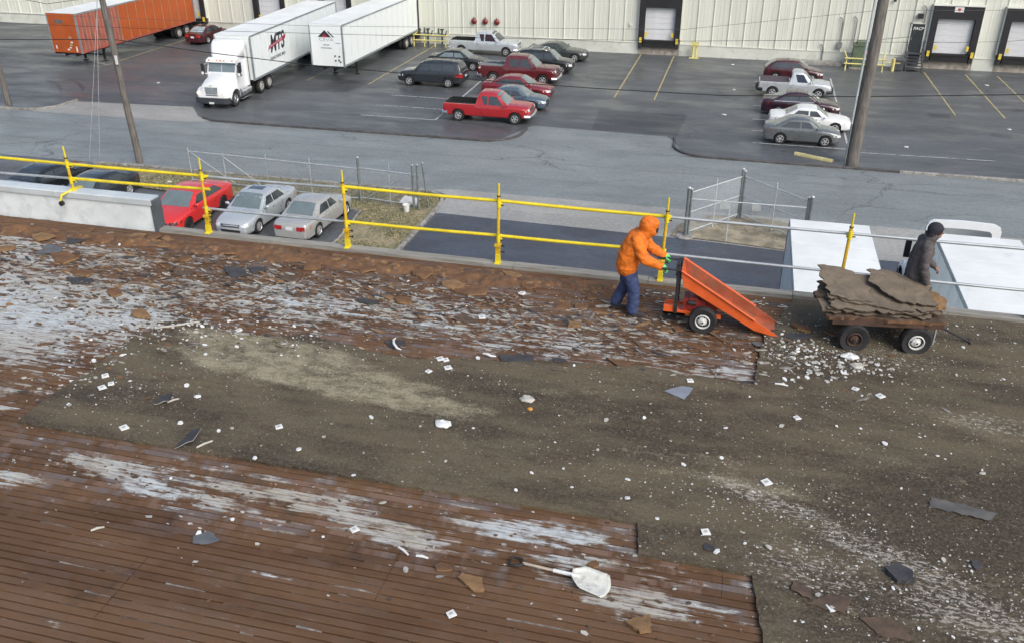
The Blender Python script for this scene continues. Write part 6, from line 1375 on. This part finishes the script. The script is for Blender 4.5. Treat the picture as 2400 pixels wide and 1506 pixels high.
CH = [(-11.1,14.0,.19,1.5),(-12.31,14.05,.13,1.3),(-10.82,14.12,.13,1.0),(-10.5,14.1,.11,1.1),(-11.78,13.8,.2,1.6),(-11.85,12.75,.19,1.9),(-11.31,12.29,.14,1.6),(-11.02,12.27,.14,1.7),(-4.1,13.30,.17,1.8),(-4.45,13.42,.14,1.6),(-5.15,11.02,.09,1.0),(-5.1,12.67,.12,1.5),(-5.35,12.72,.09,1.2),(-2.45,13.12,.10,1.4),(-2.16,13.19,.10,1.2),(-2.12,12.53,.11,1.3),(1.37,13.24,.11,1.6),(1.80,13.20,.09,1.1),(-2.09,6.66,.10,2.0),(-2.46,6.80,.07,1.5),(-.94,7.25,.06,1.1),(-.35,6.52,.13,1.4),(-.53,12.80,.09,1.2),(-.72,12.74,.07,1.4),(-1.56,13.85,.09,1.6),(-2.06,13.59,.08,1.4),(-5.15,13.75,.14,1.5),(-9.07,11.13,.12,2.2),(-9.98,11.72,.11,1.3),(-7.2,13.6,.15,1.6),(-8.0,13.9,.14,1.4),(-9.1,13.75,.16,1.5),(-6.2,13.7,.12,1.5),(-12.9,13.5,.16,1.6),(-3.2,13.75,.10,1.5),(-9.6,13.3,.14,1.4),(-13.2,12.9,.15,1.8),(-8.6,14.15,.13,1.3),(-7.6,14.12,.12,1.6),(-6.9,14.05,.15,1.4),(-5.8,14.1,.12,1.3),(-4.7,14.12,.13,1.5),(-3.6,14.1,.11,1.6),(-2.5,14.1,.12,1.4)]
for i, (x, y, s, el) in enumerate(CH): chunk('fibreboard_chunk', 'brown fibreboard chunk', x, y, s, el, .035 if s > .1 else .022, FIBT if i % 3 == 0 else FIB, FIBT, 200+i, 'chunk', None, 0, None, (rd.uniform(-.1, .1), rd.uniform(-.06, .22)))
DK = [(-12.34,13.05,.22,1.6,GRF),(-12.2,13.6,.20,1.3,DKF),(-9.34,12.79,.16,1.5,BRF),(-8.38,12.98,.17,1.7,DKF),(-8.1,13.2,.17,1.6,DKF),(-7.4,13.0,.13,1.6,BRF),(1.3,12.97,.14,1.7,DKF),(2.98,8.19,.075,.8,DKF),(1.17,7.35,.13,1.1,BRF),(1.45,7.22,.16,1.6,BRF),(-4.68,11.25,.14,1.3,DKF),(-2.77,11.30,.16,2.0,DKF),(.74,12.64,.10,1.3,GRF),(-5.15,6.58,.11,1.5,GRF),(-2.15,11.33,.10,1.5,DKF),(.23,7.77,.07,1.2,DKF),(-6.8,12.5,.15,1.8,BRF),(-5.6,12.5,.12,2,DKF),(-3.9,12.3,.11,2,BRF),(-12.6,11.9,.16,2.2,BRF),(-10.9,12.0,.14,2.4,DKF)]
for i, (x, y, s, el, m_) in enumerate(DK): chunk('felt_scrap', {'grey_felt_scrap': 'grey torn felt scrap', 'dark_felt_scrap': 'black torn felt scrap', 'brown_felt_scrap': 'brown torn felt scrap'}[m_.name], x, y, s, el, .010, m_, FELTE, 300+i, 'felt scrap', None, rd.uniform(0, .3), None, (rd.uniform(-.06, .06), rd.uniform(-.05, .12)))
chunk('felt_scrap', '', 2.17, 7.82, .14, 1.3, .05, DKF, DKF, 401, 'felt scrap', 'thick crumpled black felt lump on the speckled felt at lower right', .9)
chunk('felt_scrap', '', 1.97, 7.06, .15, 1.7, .012, BRF, BRF, 402, 'felt scrap', 'smooth brown oval felt piece at the bottom right of the roof', 0, -.15)
chunk('felt_scrap', '', 2.99, 9.14, .16, 2.9, .005, M('worn_grey_felt', (.095,.092,.088), .8, 0, .25, 5, bump=.4, bscale=30), GRF, 403, 'felt scrap', 'long grey worn felt oval lying flat on the right felt', 0, -.12)
chunk('felt_scrap', '', -1.30, 11.52, .10, 2.6, .03, FIB, BRF, 404, 'felt scrap', 'curled brown board strip at the middle deck edge left of the grey sheet', .5, 0)
slab('grey_sheet', 'flat blue-grey kite-shaped sheet lying on the felt', 'sheet', [(-.20,-.02),(.03,.17),(.19,.16),(.09,-.18)], .046, .006, M('blue_grey_sheet', (.20,.225,.27), .6, 0, .12, 5), GRF, (-.36,10.88), 0, (0,0), 0, 410, None, .08, .004, .001)
slab('felt_flap', 'lifted dark felt flap beside a stick at the lower felt edge', 'felt scrap', [(-.17,-.08),(.10,-.10),(.14,.10),(-.02,.14)], .046, .008, DKF, PCH, (-6.25,8.06), .2, (.5,.2), 0, 411)
slab('felt_flap', 'small dark felt flap with a pale rim on the left felt', 'felt scrap', [(-.12,-.05),(.10,-.07),(.12,.08),(-.06,.09)], .046, .008, DKF, PCH, (-7.15,8.86), .2, (.3,.2), 0, 412)
for i, (x, y, l, a, lab, m_) in enumerate(((-8.33,10.83,.45,.55,'longer pale stick beside the torn felt border',PCH),(-8.12,10.98,.38,.6,'shorter pale stick beside the torn felt border',PCH),(-2.97,6.94,.17,-.55,'white tapered strip left of the shovel',WCH),(-2.74,6.90,.14,-.05,'short white strip left of the shovel',WCH),(-6.08,8.12,.22,1.0,'upright stick edge on the lifted felt flap',PCH),(-7.05,8.93,.16,.9,'thin stick on the small felt flap',PCH),(1.03,11.43,.18,-.1,'white stick at the notch of the felt',WCH),(-6.4,6.43,.14,.7,'small forked twig on the brown ribbed deck',PCH))):
    tag(MB().tube([(-l/2,0,.012),(0,.006,.018),(l/2,0,.012)], [.012,.016,.010], 6, mx=Matrix.Rotation(a, 4, 'Z')).build('stick', m_, None, 50, loc=(x, y, RZ+onz(x, y))), lab, 'stick')
def crumple(name, label, x, y, s, mat, seed, el=1.0, cat='paper'):
    mb = MB().sphere((0,0,0), (s*el,s,s*.45), 14, 9); mb.v = [(a*(1+.5*noise.noise((a*22, b*22, c*22+seed))), b*(1+.5*noise.noise((a*22+5, b*22, c*22+seed))), max(-s*.25, c*(1+.6*noise.noise((a*25, b*25+9, c*25))))+s*.25) for a, b, c in mb.v]
    tag(mb.build(name, mat, None, 25, loc=(x, y, RZ+onz(x, y))), label, cat)
crumple('crumpled_paper', 'crumpled white paper on the dark middle of the felt', -3.29, 9.29, .09, WCH, 1, 1.2)
crumple('plastic_bag', 'crumpled white plastic bag in front of the wagon', 2.03, 12.5, .085, WCH, 4, 1.5, 'bag')
crumple('plastic_bag', 'pale crumpled plastic scrap below the white bag', 2.10, 12.23, .08, PCH, 6, 1.2, 'bag')
crumple('orange_scrap', 'tiny orange scrap on the middle felt', -2.27, 9.95, .035, M('orange_scrap', (.55,.27,.04), .6, 0, .15, 9), 3, 1.1, 'scrap')
crumple('pale_lump', 'pale dusty lump just above the tiny orange scrap', -2.36, 10.15, .085, PCH, 8, 1.2, 'lump')
tag(MB().tube([(-.06,.16,.02),(-.05,.05,.05),(-.0,-.06,.05),(.08,-.14,.03),(.15,-.15,.015)], [.012,.018,.020,.018,.008], 8).build('curved_strip', WCH, None, 50, loc=(-4.68,11.2,RZ+.035)), 'curved white strip on the black scrap at the middle deck edge', 'strip')
tag(MB().tube([(-.10,.03,.02),(-.02,.0,.035),(.04,-.02,.025),(.11,.0,.015)], [.015,.022,.018,.008], 8).build('curved_strip', WCH, None, 50, loc=(-3.2,11.22,RZ+.03)), 'small bent white strip at the middle deck edge', 'strip')

# pieces that would share a label are told apart by their place in the row, left to right
ORD = ['leftmost', 'second from left', 'third from left', 'fourth from left', 'fifth from left', 'sixth from left', 'seventh from left', 'eighth from left', 'ninth from left', 'tenth from left']
same = {}
for ob in COL.objects:
    if ob.parent is None and ob.get('label') and ob.name.split('.')[0] in ('fibreboard_chunk', 'felt_scrap', 'insulation_plate'): same.setdefault(ob['label'], []).append(ob)
for lb, obs in same.items():
    if 1 < len(obs) <= 10:
        for i, ob in enumerate(sorted(obs, key=lambda q: q.location.x/max(1, q.location.y))): ob['label'] = lb+', '+('rightmost' if i == len(obs)-1 else ORD[i])
